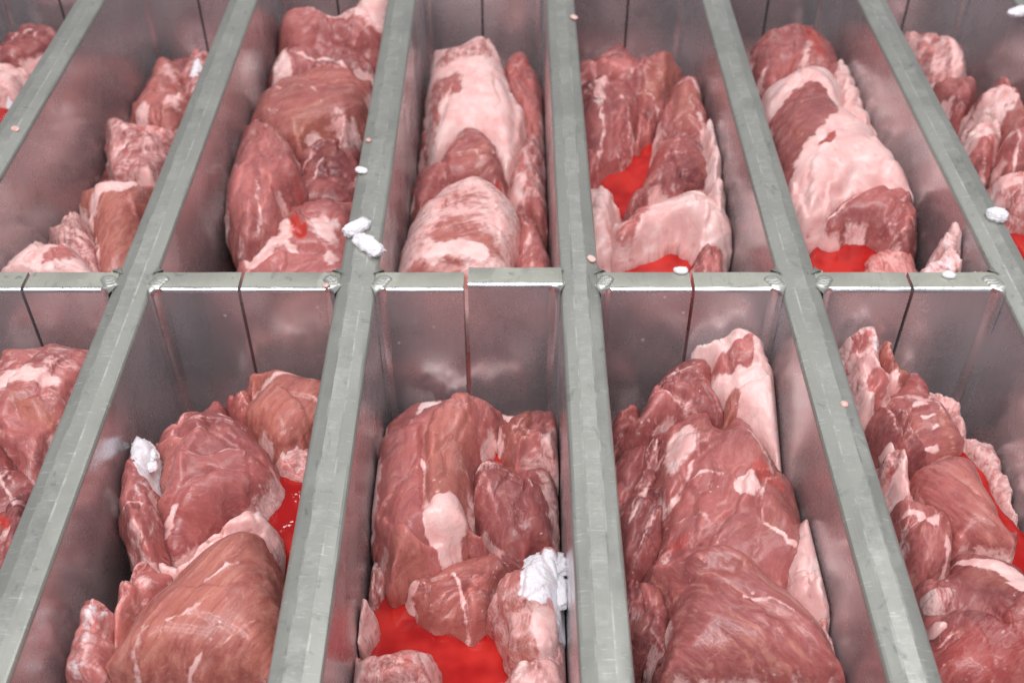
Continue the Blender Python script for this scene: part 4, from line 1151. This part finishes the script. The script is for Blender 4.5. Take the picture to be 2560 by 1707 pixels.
# ---------------- compartment C-D (back)
K = 'T3'
mass(K, .50, .87, -.12, 9.7, 'dark meat underneath the long pale fat capped cut')
flesh('meat_piece', 'pink cut standing behind the long pale fat capped cut', K,
      c2((1000, 400), (1060, 320), (1115, 328), (1170, 400), (1212, 500), (1222, 700), (1200, 800), (1130, 800), (1080, 680), (1030, 560)), -.092, h=.014, r=.014, tone=.62, fa=80, feats=[('ridge', c2((1080, 420), (1150, 560), (1160, 720)), 3, -3), ('fat', c2((1180, 600), (1230, 640), (1220, 760)), 3, .6)], step=.0012)
flesh('meat_piece', 'frayed side of meat low along the wall by the long pale fat capped cut', K,
      c2((555, 780), (572, 620), (600, 470), (660, 500), (670, 700), (660, 880), (580, 910), (550, 880)), -.096, h=.012, r=.012, tone=.5, fat=.3, fa=80, step=.0012)
flesh('meat_piece', 'long pale fat capped cut with a ragged top', K,
      c2((612, 320), (640, 272), (720, 258), (790, 240), (830, 220), (900, 215), (950, 260), (990, 340), (1012, 420), (1045, 520), (1112, 640), (1105, 760), (1075, 860), (1045, 970), (1000, 990), (960, 900), (880, 830), (800, 800), (730, 850), (660, 890), (610, 880), (592, 760), (590, 600), (600, 460)),
      -.078, h=.022, r=.020, tone=.55, fat=.98, fa=85, rough=.6, lumps=.6, tilt=(0, .10), feats=[('lean', c2((620, 320), (720, 270), (900, 225), (960, 300), (900, 340), (760, 360), (640, 390)), 5, .55), ('lean', c2((590, 480), (640, 430), (760, 440), (770, 530), (680, 560), (640, 700), (600, 740)), 5, .65), ('lean', c2((700, 440), (770, 430), (760, 540), (690, 540)), 3, .4), ('ridge', c2((1010, 430), (1060, 600), (1070, 800)), 4, -2)], step=.001)
flesh('meat_piece', 'brown rolled cut between the fat cap and the domed pale cut', K,
      c2((540, 980), (640, 915), (700, 850), (740, 770), (810, 733), (880, 755), (950, 820), (992, 920), (1005, 1020), (980, 1100), (830, 1100), (700, 1120), (600, 1180), (540, 1220), (512, 1120)),
      -.084, h=.022, r=.024, tone=.42, fa=20, feats=[('ridge', c2((720, 830), (820, 790), (920, 850), (950, 950)), 5, 3), ('fline', c2((760, 900), (840, 880), (900, 930)), 2, .6), ('fline', c2((930, 860), (960, 940), (940, 1020)), 1.5, .6), ('tan', c2((740, 860), (900, 850), (900, 950), (760, 930)), 5, .6), ('red', c2((960, 980), (1010, 1000), (1030, 1100), (960, 1050)), 3)], step=.0011)
flesh('meat_piece', 'pink fatty strip running along the wall beside the domed pale cut', K,
      c2((1035, 1000), (1090, 850), (1140, 770), (1195, 768), (1218, 900), (1215, 1040), (1235, 1130), (1245, 1220), (1190, 1262), (1120, 1210), (1040, 1120)),
      -.088, h=.016, r=.014, tone=.62, fat=.42, fa=85, feats=[('ridge', c2((1090, 980), (1160, 850)), 3, -3), ('fat', c2((1040, 980), (1110, 960), (1120, 1060), (1050, 1090)), 4, .9), ('lean', c2((1120, 1120), (1200, 1120), (1200, 1220), (1130, 1190)), 3)], step=.0011)
flesh('meat_piece', 'brownish wrinkled side of meat squeezed beside the domed pale cut', K,
      c2((1060, 1180), (1140, 1200), (1190, 1280), (1232, 1370), (1255, 1470), (1262, 1620), (1040, 1620), (1070, 1400)), -.072, h=.014, r=.014, tone=.48, fat=.25, fa=85, feats=[('fline', c2((1120, 1230), (1150, 1400), (1150, 1500)), 1.5, .7)], step=.0011)
flesh('meat_piece', 'domed pale cut with a white fat brow at the cross wall', K,
      c2((440, 1440), (490, 1290), (530, 1210), (600, 1140), (700, 1062), (810, 1020), (900, 1038), (990, 1090), (1060, 1160), (1092, 1250), (1104, 1290), (1085, 1400), (1050, 1460), (1010, 1640), (430, 1640)),
      -.066, h=.030, r=.034, tone=.66, fat=.62, tan=.4, fa=30, rough=.7, lumps=.6, feats=[('lean', c2((600, 1290), (760, 1230), (900, 1290), (980, 1390), (900, 1400), (760, 1360), (640, 1370)), 7, .62), ('fat', c2((560, 1420), (700, 1370), (850, 1370), (930, 1400), (900, 1440), (700, 1430), (600, 1470)), 3), ('lean', c2((480, 1450), (620, 1430), (760, 1450), (760, 1520), (480, 1520)), 5, .8), ('fat', c2((1040, 1280), (1100, 1260), (1100, 1330), (1060, 1340)), 2), ('lean', c2((640, 1130), (800, 1080), (900, 1120), (800, 1170), (680, 1190)), 7, .35)], step=.001)

# ---------------- compartment D-E (back)
K = 'T4'
mass(K, .50, .87, -.11, 10.9, 'dark meat underneath the thick pink fat roll')
flesh('meat_piece', 'dark ragged cut along the far end with tan edges', K,
      c2((1380, 360), (1430, 348), (1500, 340), (1570, 308), (1640, 298), (1720, 338), (1800, 338), (1880, 308), (1930, 340)) + c3((60, 365), (105, 420), (60, 480), (-40, 560)) + c2((1760, 560), (1600, 530), (1450, 490), (1380, 470)),
      -.070, h=.018, r=.016, tone=.40, fa=40, rough=1.5, feats=[('tan', c2((1780, 420), (1960, 330), (1960, 520), (1800, 520)), 5, .8), ('fline', c2((1700, 430), (1780, 360), (1820, 350)), 1.6, .7), ('ridge', c2((1720, 360), (1740, 470)), 4, -4), ('ridge', c2((1860, 360), (1900, 460), (1930, 560)), 5, 4), ('hole', c2((1440, 480), (1500, 470), (1500, 560), (1450, 580)), 8)], step=.0012)
flesh('meat_piece', 'streaky cut with a pale edge leaning on the wall above the red pool', K,
      c2((1400, 500), (1470, 470), (1540, 440), (1610, 455), (1700, 470), (1728, 560), (1725, 700), (1705, 830), (1620, 925), (1560, 935), (1500, 1015), (1440, 1000), (1400, 800)),
      -.074, h=.018, r=.016, tone=.45, fa=78, rough=1.3, feats=[('fat', c2((1490, 470), (1560, 445), (1540, 600), (1500, 640)), 4, .65), ('fline', c2((1560, 470), (1530, 600), (1540, 760), (1500, 960)), 1.6, .8), ('fline', c2((1640, 560), (1680, 640), (1690, 760)), 1.4, .6), ('ridge', c2((1580, 500), (1590, 700), (1570, 900)), 4, -3), ('fline', c2((1600, 800), (1640, 830), (1690, 780)), 1.3, .6)], step=.0011)
flesh('meat_piece', 'arched red brown cut in the middle above the red pool', K,
      c2((1690, 500), (1760, 465), (1850, 480), (1890, 560), (1890, 680), (1860, 740), (1790, 800), (1720, 860), (1700, 780), (1710, 620)), -.078, h=.016, r=.016, tone=.45, fa=85, feats=[('fline', c2((1780, 520), (1820, 580), (1840, 680)), 2, .8), ('tan', c2((1700, 500), (1830, 500), (1880, 600), (1800, 560)), 5, .7), ('ridge', c2((1760, 600), (1770, 760)), 3, -3)], step=.0011)
flesh('meat_piece', 'folded flap with a pale corner beside the partition wall', K,
      c3((-20, 640), (20, 560), (50, 470), (110, 435), (160, 445), (205, 485), (222, 540), (212, 620), (245, 700), (240, 820), (150, 820), (60, 790), (-30, 760)), -0.058, h=.018, r=.014, tone=.48, fa=75, feats=[('ridge', c3((50, 480), (40, 620), (0, 720)), 4, -5), ('fat', c3((60, 460), (130, 438), (205, 490), (200, 530), (140, 480)), 3, .7), ('fat', c3((170, 620), (240, 700), (240, 800), (190, 760)), 4, .6), ('tan', c3((70, 500), (180, 520), (180, 680), (80, 680)), 5, .6)], step=.0011)
pool('red pool in the middle beside the streaky cut', K, c2((1440, 1060), (1540, 920), (1700, 800), (1850, 760), (1850, 900), (1760, 1030), (1700, 1200), (1620, 1220), (1540, 1100), (1440, 1120)), -.078, h=.004, r=.01)
flesh('meat_piece', 'smooth dark cut between the red pool and the white fat strip', K,
      c2((1830, 800), (1900, 770)) + c3((60, 740), (110, 745), (165, 795), (235, 900), (275, 960), (260, 1060), (180, 1120), (60, 1140), (-20, 1120)) + c2((1830, 1080), (1750, 1160), (1690, 1195), (1680, 1120), (1755, 1010), (1800, 900)),
      -.068, h=.022, r=.024, tone=.38, fa=40, lumps=.7, feats=[('fline', c3((20, 800), (120, 820), (200, 920)), 1, .5), ('red', c2((1820, 830), (1880, 800), (1850, 900), (1790, 960)), 5, .5)], step=.0011)
flesh('meat_piece', 'white fat strip pressed flat on the wall beside the smooth dark cut', K,
      c3((215, 700), (260, 685), (295, 695), (312, 760), (313, 900), (290, 960), (312, 1030), (315, 1170), (260, 1140), (262, 960), (230, 860)), -0.048, h=.010, r=.008, tone=.8, fat=.95, fa=85, feats=[('frost', c3((250, 700), (310, 760), (310, 900), (270, 850)), 3, .35), ('ridge', c3((270, 960), (315, 960)), 3, -5)], step=.0011)
pool('bright red pool under the thick pink fat roll at the cross wall', K, c2((1560, 1500), (1640, 1390), (1850, 1340)) + c3((0, 1340), (150, 1380), (220, 1460), (200, 1600), (0, 1620)) + c2((1560, 1620)), -.074, h=.004, r=.01)
flesh('meat_piece', 'thick pink fat roll bulging toward the partition wall', K,
      c2((1590, 1250), (1700, 1190), (1850, 1120), (1960, 1075)) + c3((160, 1065), (240, 1115), (305, 1160), (362, 1230), (372, 1280), (340, 1350), (260, 1382), (190, 1397), (145, 1345), (80, 1310), (0, 1320)) + c2((1800, 1350), (1700, 1385), (1620, 1395), (1585, 1340)),
      -.062, h=.018, r=.016, tone=.7, fat=.92, fa=25, feats=[('lean', c2((1600, 1230), (1720, 1160), (1800, 1120), (1860, 1140), (1760, 1200), (1680, 1330), (1610, 1330)), 5, .7), ('ridge', c3((100, 1310), (160, 1280), (230, 1290)), 3, -4), ('ridge', c3((60, 1180), (180, 1180), (300, 1200)), 5, 3)], step=.0011)
flesh('meat_piece', 'pale fat lobe pressed between the partition and the red pools', K,
      c2((1440, 1090), (1500, 1065), (1560, 1060), (1612, 1130), (1627, 1180), (1602, 1210), (1592, 1330), (1612, 1410), (1585, 1465), (1520, 1480), (1440, 1480)), -.070, h=.014, r=.014, tone=.72, fat=.8, fa=80, step=.0011)
flesh('meat_piece', 'small dark bit poking up behind the cross wall under the fat roll', K,
      c3((180, 1400), (250, 1370), (315, 1395), (325, 1480), (330, 1600), (150, 1600)), -.066, h=.010, r=.010, tone=.35, fat=.2, step=.0012)

# ---------------- compartment E-F (back)
K = 'T5'
mass(K, .51, .88, -.11, 11.3, 'dark meat underneath the thick rolled cut wrapped in fat')
flesh('meat_piece', 'narrow white fat side with a frilled edge along the wall', K,
      c3((930, 350), (965, 350), (1002, 385), (1042, 500), (1075, 590), (1135, 740), (1152, 810), (1080, 800), (980, 700), (920, 500)), -0.054, h=.010, r=.009, tone=.75, fat=.9, fa=75, ragged=1.8, step=.0011)
flesh('meat_piece', 'dark red end of the roll with a pale seam at the far end', K,
      c3((450, 330), (500, 260), (560, 210), (640, 170), (740, 150), (800, 180), (850, 250), (915, 310), (950, 380), (948, 450), (930, 520), (820, 500), (700, 480), (600, 560), (520, 520), (470, 420)),
      -.062, h=.022, r=.022, tone=.42, fa=60, feats=[('fat', c3((690, 430), (740, 350), (770, 260), (800, 280), (780, 380), (830, 450), (760, 430)), 5, .62), ('red', c3((760, 170), (840, 260), (880, 340), (820, 330), (770, 260)), 6, .55), ('lean', c3((580, 220), (720, 200), (700, 350), (600, 420), (560, 320)), 4, 1), ('ridge', c3((540, 260), (600, 230), (720, 210)), 4, 3), ('fat', c3((500, 400), (560, 360), (560, 480), (530, 500)), 4, .5)], step=.001)
flesh('meat_piece', 'thick rolled cut wrapped in pink fat with a lean oval window', K,
      c3((520, 580), (620, 465), (700, 422), (820, 438), (900, 478), (962, 560), (975, 680), (1100, 740), (1155, 830), (1205, 900), (1255, 960), (1332, 1050), (1356, 1100), (1340, 1150), (1100, 1140), (960, 1200), (860, 1270), (780, 1290), (700, 1240), (620, 1000)),
      -0.048, h=.030, r=.034, tone=.42, fat=.95, fa=30, rough=.8, feats=[
          ('lean', c3((555, 620), (640, 565), (760, 520), (860, 530), (922, 600), (935, 670), (850, 735), (780, 800), (720, 880), (660, 960), (600, 800)), 3), ('lean', c3((820, 830), (880, 790), (920, 780), (900, 820), (850, 840)), 1.5, .9), ('red', c3((820, 830), (900, 780), (920, 790), (860, 840)), 2, .5),
          ('tan', c3((700, 950), (900, 900), (1050, 900), (960, 1000), (760, 1080)), 8, .8), ('ridge', c3((1000, 990), (1040, 930), (1150, 960), (1240, 1010)), 3, -3.5), ('ridge', c3((770, 1180), (880, 1060), (980, 1000)), 3, -3), ('ridge', c3((600, 520), (720, 450), (860, 470), (940, 560)), 5, 2), ('ridge', c3((800, 1230), (900, 1130), (1060, 1030), (1200, 1020), (1300, 1060)), 5, 2)], step=.001)
pool('glossy red pool in front of the thick rolled cut at the cross wall', K,
     c3((800, 1370), (900, 1290), (1000, 1265), (1100, 1280), (1170, 1360), (1300, 1370), (1350, 1440), (1340, 1600), (820, 1600)), -.058, h=.006, r=.012)
flesh('meat_piece', 'dark lean lip under the thick rolled cut with a pocket at the side', K,
      c3((828, 1220), (880, 1180), (950, 1130), (1100, 1066), (1230, 1070), (1345, 1110), (1365, 1180), (1365, 1300), (1338, 1415), (1250, 1395), (1170, 1330), (1100, 1290), (1000, 1285), (940, 1320), (870, 1310)),
      -0.051, h=.020, r=.018, tone=.36, fa=35, feats=[('hole', c3((1220, 1190), (1280, 1160), (1320, 1200), (1290, 1280), (1230, 1260)), 8), ('fat', c3((830, 1240), (880, 1220), (890, 1290), (860, 1310)), 2, .8), ('fat', c3((1100, 1300), (1160, 1260), (1200, 1360), (1140, 1340)), 4, .6), ('fline', c3((840, 1220), (960, 1140), (1110, 1075)), 1.5, .8)], step=.001)
flesh('meat_piece', 'wet pink bit half sunk in the glossy red pool', K,
      c3((1060, 1480), (1080, 1420), (1140, 1390), (1230, 1390), (1300, 1420), (1365, 1470), (1360, 1600), (1050, 1600)), -.062, h=.010, r=.012, tone=.8, fat=.5, red=.45, step=.0011)
flesh('meat_piece', 'ragged frosted strip standing upright on the cross wall side', K,
      c3((1375, 1500), (1450, 1420), (1500, 1330), (1525, 1275), (1560, 1248), (1602, 1268), (1606, 1350), (1595, 1420), (1600, 1580), (1380, 1580)), -0.016, h=.012, r=.008, tone=.7, fat=.6, frost=.40, fa=80, rough=1.5, ragged=1.8, drop=.06, step=.001)
flesh('meat_piece', 'small frosted scrap in the corner beside the ragged frosted strip', K,
      c3((1690, 1430), (1725, 1395), (1765, 1400), (1775, 1480), (1765, 1580), (1700, 1580)), -0.014, h=.010, r=.008, tone=.7, fat=.6, frost=.45, ragged=1.8, drop=.06, step=.001)

# ---------------- compartment F-G (back)
K = 'T6'
mass(K, .55, .88, -.105, 12.7, 'dark meat underneath the cluster of trimmings')
flesh('meat_piece', 'frilly pale trimming at the far end of the cluster', K,
      c3((1300, 190), (1360, 195), (1420, 215), (1480, 250), (1540, 270), (1600, 300), (1632, 360), (1628, 460), (1560, 490), (1460, 470), (1380, 360)), -.070, h=.016, r=.014, tone=.6, fat=.48, fa=50, rough=1.6, feats=[('ridge', c3((1400, 280), (1450, 250), (1500, 320), (1480, 420)), 4, -5), ('fat', c3((1540, 280), (1600, 300), (1630, 370), (1600, 440), (1550, 380)), 3, .8), ('ridge', c3((1530, 330), (1530, 430)), 3, -4), ('fline', c3((1360, 200), (1460, 250), (1520, 310)), 2)], step=.0012)
flesh('meat_piece', 'dark trimming with a pale streak near the frilly pale trimming', K,
      c3((1440, 460), (1520, 460), (1600, 465), (1680, 515), (1690, 570), (1640, 660), (1570, 670), (1490, 580)), -.072, h=.014, r=.014, tone=.38, fa=30, feats=[('fat', c3((1490, 520), (1550, 530), (1570, 580), (1510, 570)), 3, .8)], step=.0012)
flesh('meat_piece', 'pale smooth lobe among the trimmings', K,
      c3((1600, 760), (1650, 725), (1710, 710), (1800, 740), (1815, 820), (1775, 900), (1730, 960), (1680, 920)), -.064, h=.016, r=.016, tone=.5, fat=.5, fa=20, feats=[('fat', c3((1610, 750), (1710, 715), (1790, 745), (1700, 790), (1630, 790)), 3), ('lean', c3((1670, 830), (1800, 780), (1780, 890), (1720, 930)), 4)], step=.0012)
flesh('meat_piece', 'ragged cluster piece with a fat ring and dark lean beside the wall', K,
      c3((1635, 610), (1680, 570), (1720, 520), (1780, 468), (1840, 490), (1862, 540), (1940, 620), (2000, 720), (2000, 900), (1950, 970), (1850, 1000), (1815, 900), (1800, 760), (1700, 710)),
      -.064, h=.020, r=.016, tone=.40, fa=70, rough=1.7, feats=[('fat', c3((1640, 620), (1720, 560), (1860, 560), (1920, 620), (1840, 660), (1720, 650)), 4, .7), ('fline', c3((1850, 640), (1820, 740), (1790, 760)), 2.5), ('hole', c3((1730, 620), (1790, 610), (1800, 660), (1740, 670)), 5), ('fline', c3((1870, 740), (1920, 800), (1920, 900)), 1.6), ('hole', c3((1760, 900), (1800, 850), (1830, 940), (1780, 960)), 6)], step=.0011)
flesh('meat_piece', 'pink slab below the ragged cluster piece', K,
      c3((1750, 1020), (1800, 1000), (1870, 982), (1960, 990), (2040, 1010), (2040, 1220), (1900, 1230), (1820, 1150)), -.060, h=.014, r=.014, tone=.68, fat=.45, fa=60, feats=[('fat', c3((1760, 1030), (1860, 985), (1980, 990), (1900, 1040)), 3, .7)], step=.0011)
pool('red pool at the foot of the pink slab', K, c3((1830, 1190), (1960, 1190), (2060, 1200), (2060, 1420), (1960, 1400)), -.066, h=.004)
# ================================================================== frost and crumbs on the metal
def crumb(name, label, cat, pts, z, r, mat, squash=.6, group=None, seed=0, parent=None):
    """a small rough clump grown along a short line of photo pixels"""
    q = at_z(pts, z)
    if len(q) == 1:
        q = np.vstack([q, q + [[r * .3, r * .1]]])
    nu, nv = 80, 44
    th = np.linspace(0, 2 * math.pi, nu, endpoint=False)
    ph = np.linspace(0.02, math.pi - 0.02, nv)
    TH, PH = np.meshgrid(th, ph)
    D = np.stack([np.sin(PH) * np.cos(TH), np.sin(PH) * np.sin(TH), np.cos(PH)], -1)
    # support of a capsule along the line: march each direction from the middle
    mid = q.mean(0)
    acc = np.zeros(TH.shape)
    for t in np.linspace(0, len(q) - 1, 9):
        cc = np.array([np.interp(t, range(len(q)), q[:, 0]), np.interp(t, range(len(q)), q[:, 1])]) - mid
        rl = r * (0.75 + .45 * abs(float(noise(t * 2.3, seed * 3.1))))
        bq = D[..., 0] * cc[0] + D[..., 1] * cc[1]
        disc = bq ** 2 - (cc @ cc - rl * rl)
        acc += np.exp(np.where(disc > 0, bq + np.sqrt(np.clip(disc, 0, None)), r * .5) / (r * .18))
    best = np.log(acc / 2.5) * r * .18
    pos = D * best[..., None]
    f1 = noise(pos[..., 0] * 300, pos[..., 1] * 300, pos[..., 2] * 300 + seed * 7)
    f2 = noise(pos[..., 0] * 850, pos[..., 1] * 850, pos[..., 2] * 850 + seed * 3)
    f3 = noise(pos[..., 0] * 2100, pos[..., 1] * 2100, pos[..., 2] * 2100 + seed * 5)
    k = .94 + (.13 * f1 + .10 * f2 + .08 * f3) * (1 if mat == 'frost' else .55)
    pos = pos * k[..., None]
    pos[..., 2] *= squash
    v = pos.reshape(-1, 3)
    f = [(j * nu + i, j * nu + (i + 1) % nu, (j + 1) * nu + (i + 1) % nu, (j + 1) * nu + i) for j in range(nv - 1) for i in range(nu)]
    f.append(tuple(range(nu))); f.append(tuple(range((nv - 1) * nu, nv * nu))[::-1])
    lo = v[:, 2].min()
    o = link(name, v - np.array([0, 0, lo * .65]), [t[::-1] for t in f], M[mat])
    o.location = (mid[0], mid[1], z)
    if parent is not None:
        o.parent = parent
        o.location = np.array([mid[0], mid[1], z]) - np.array(parent.location)
        return o
    return tag(o, label, cat, group)


crumb('frost_lump', 'upper lump of white frost on the partition near the cross wall joint', 'frost', c2((165, 1280), (200, 1260), (245, 1235)), -.0002, .0056, 'frost', .7, seed=1)
crumb('frost_lump', 'lower elongated lump of white frost hanging off the partition edge', 'frost', c2((215, 1320), (260, 1345), (310, 1385)), -.0004, .0064, 'frost', .65, seed=2)
crumb('frost_crumb', 'small white frost crumb on the partition above the elongated frost lump', 'frost', c2((210, 930), (240, 940)), .0003, .0028, 'frost', seed=3)
crumb('frost_lump', 'round white frost ball on the partition by the frosted strip', 'frost', c3((1790, 1190), (1815, 1195)), -.0004, .0056, 'frost', seed=4, squash=.7)
crumb('frost_lump', 'fluffy frost lump on the outermost partition', 'frost', c3((1890, 90), (1930, 80), (1960, 60)), -.0004, .0055, 'frost', seed=5)
crumb('frost_crumb', 'flat white crumb on the cross wall in front of the ragged frosted strip', 'frost', c3((1535, 1500), (1560, 1502)), -.0006, .0032, 'frost', .4, seed=6)
crumb('fat_crumb', 'pale fat crumb on the cross wall rim over the bright red pool', 'crumb', c3((70, 1478), (110, 1478)), -.0006, .0030, 'frost', .4, seed=7)
crumb('fat_crumb', 'pink crumb on the joint beside the pale fat lobe', 'crumb', c2((1470, 1405), (1485, 1420)), .0002, .0022, 'scrap', .5, seed=8)
crumb('fat_crumb', 'pink crumb on the middle partition near its far end', 'crumb', c2((1375, 95), (1390, 105)), .0002, .0026, 'scrap', .5, seed=9)
crumb('fat_crumb', 'pink crumb on the partition beside the pale frosted cut', 'crumb', c1((75, 700), (95, 712)), .0002, .0024, 'scrap', .4, seed=10)
crumb('fat_crumb', 'cream crumb on the partition above the white frost crumb', 'crumb', c2((262, 765), (268, 772)), .0004, .0016, 'scrap', .6, seed=11)
crumb('fat_crumb', 'tiny pink crumb on the partition beside the striped red cut', 'crumb', c6((978, 806), (984, 812)), .0002, .0018, 'scrap', .5, seed=12)
crumb('fat_crumb', 'tiny pink crumb on the joint by the polished corner', 'crumb', c5((30, 160), (36, 164)), .0002, .0015, 'scrap', .5, seed=14)

for _o in list(PIECES):
    if _o.get('label', '').startswith('upright pink flap'):
        crumb('frost_cap', None, None, c4((755, 1050), (790, 1060), (830, 1110)), -.040, .0052, 'frost', .75, seed=21, parent=_o)
        crumb('frost_cap', None, None, c4((800, 1150), (830, 1165)), -.041, .0040, 'frost', .7, seed=22, parent=_o)
    if _o.get('label', '').startswith('pink lump topped'):
        crumb('frost_cap', None, None, c8((105, 610), (150, 590), (205, 590)), -.061, .0080, 'frost', .55, seed=23, parent=_o)
        crumb('frost_cap', None, None, c8((200, 650), (215, 700), (225, 760)), -.061, .0056, 'frost', .62, seed=24, parent=_o)
        crumb('frost_cap', None, None, c8((80, 670), (120, 690)), -.060, .0066, 'frost', .6, seed=25, parent=_o)
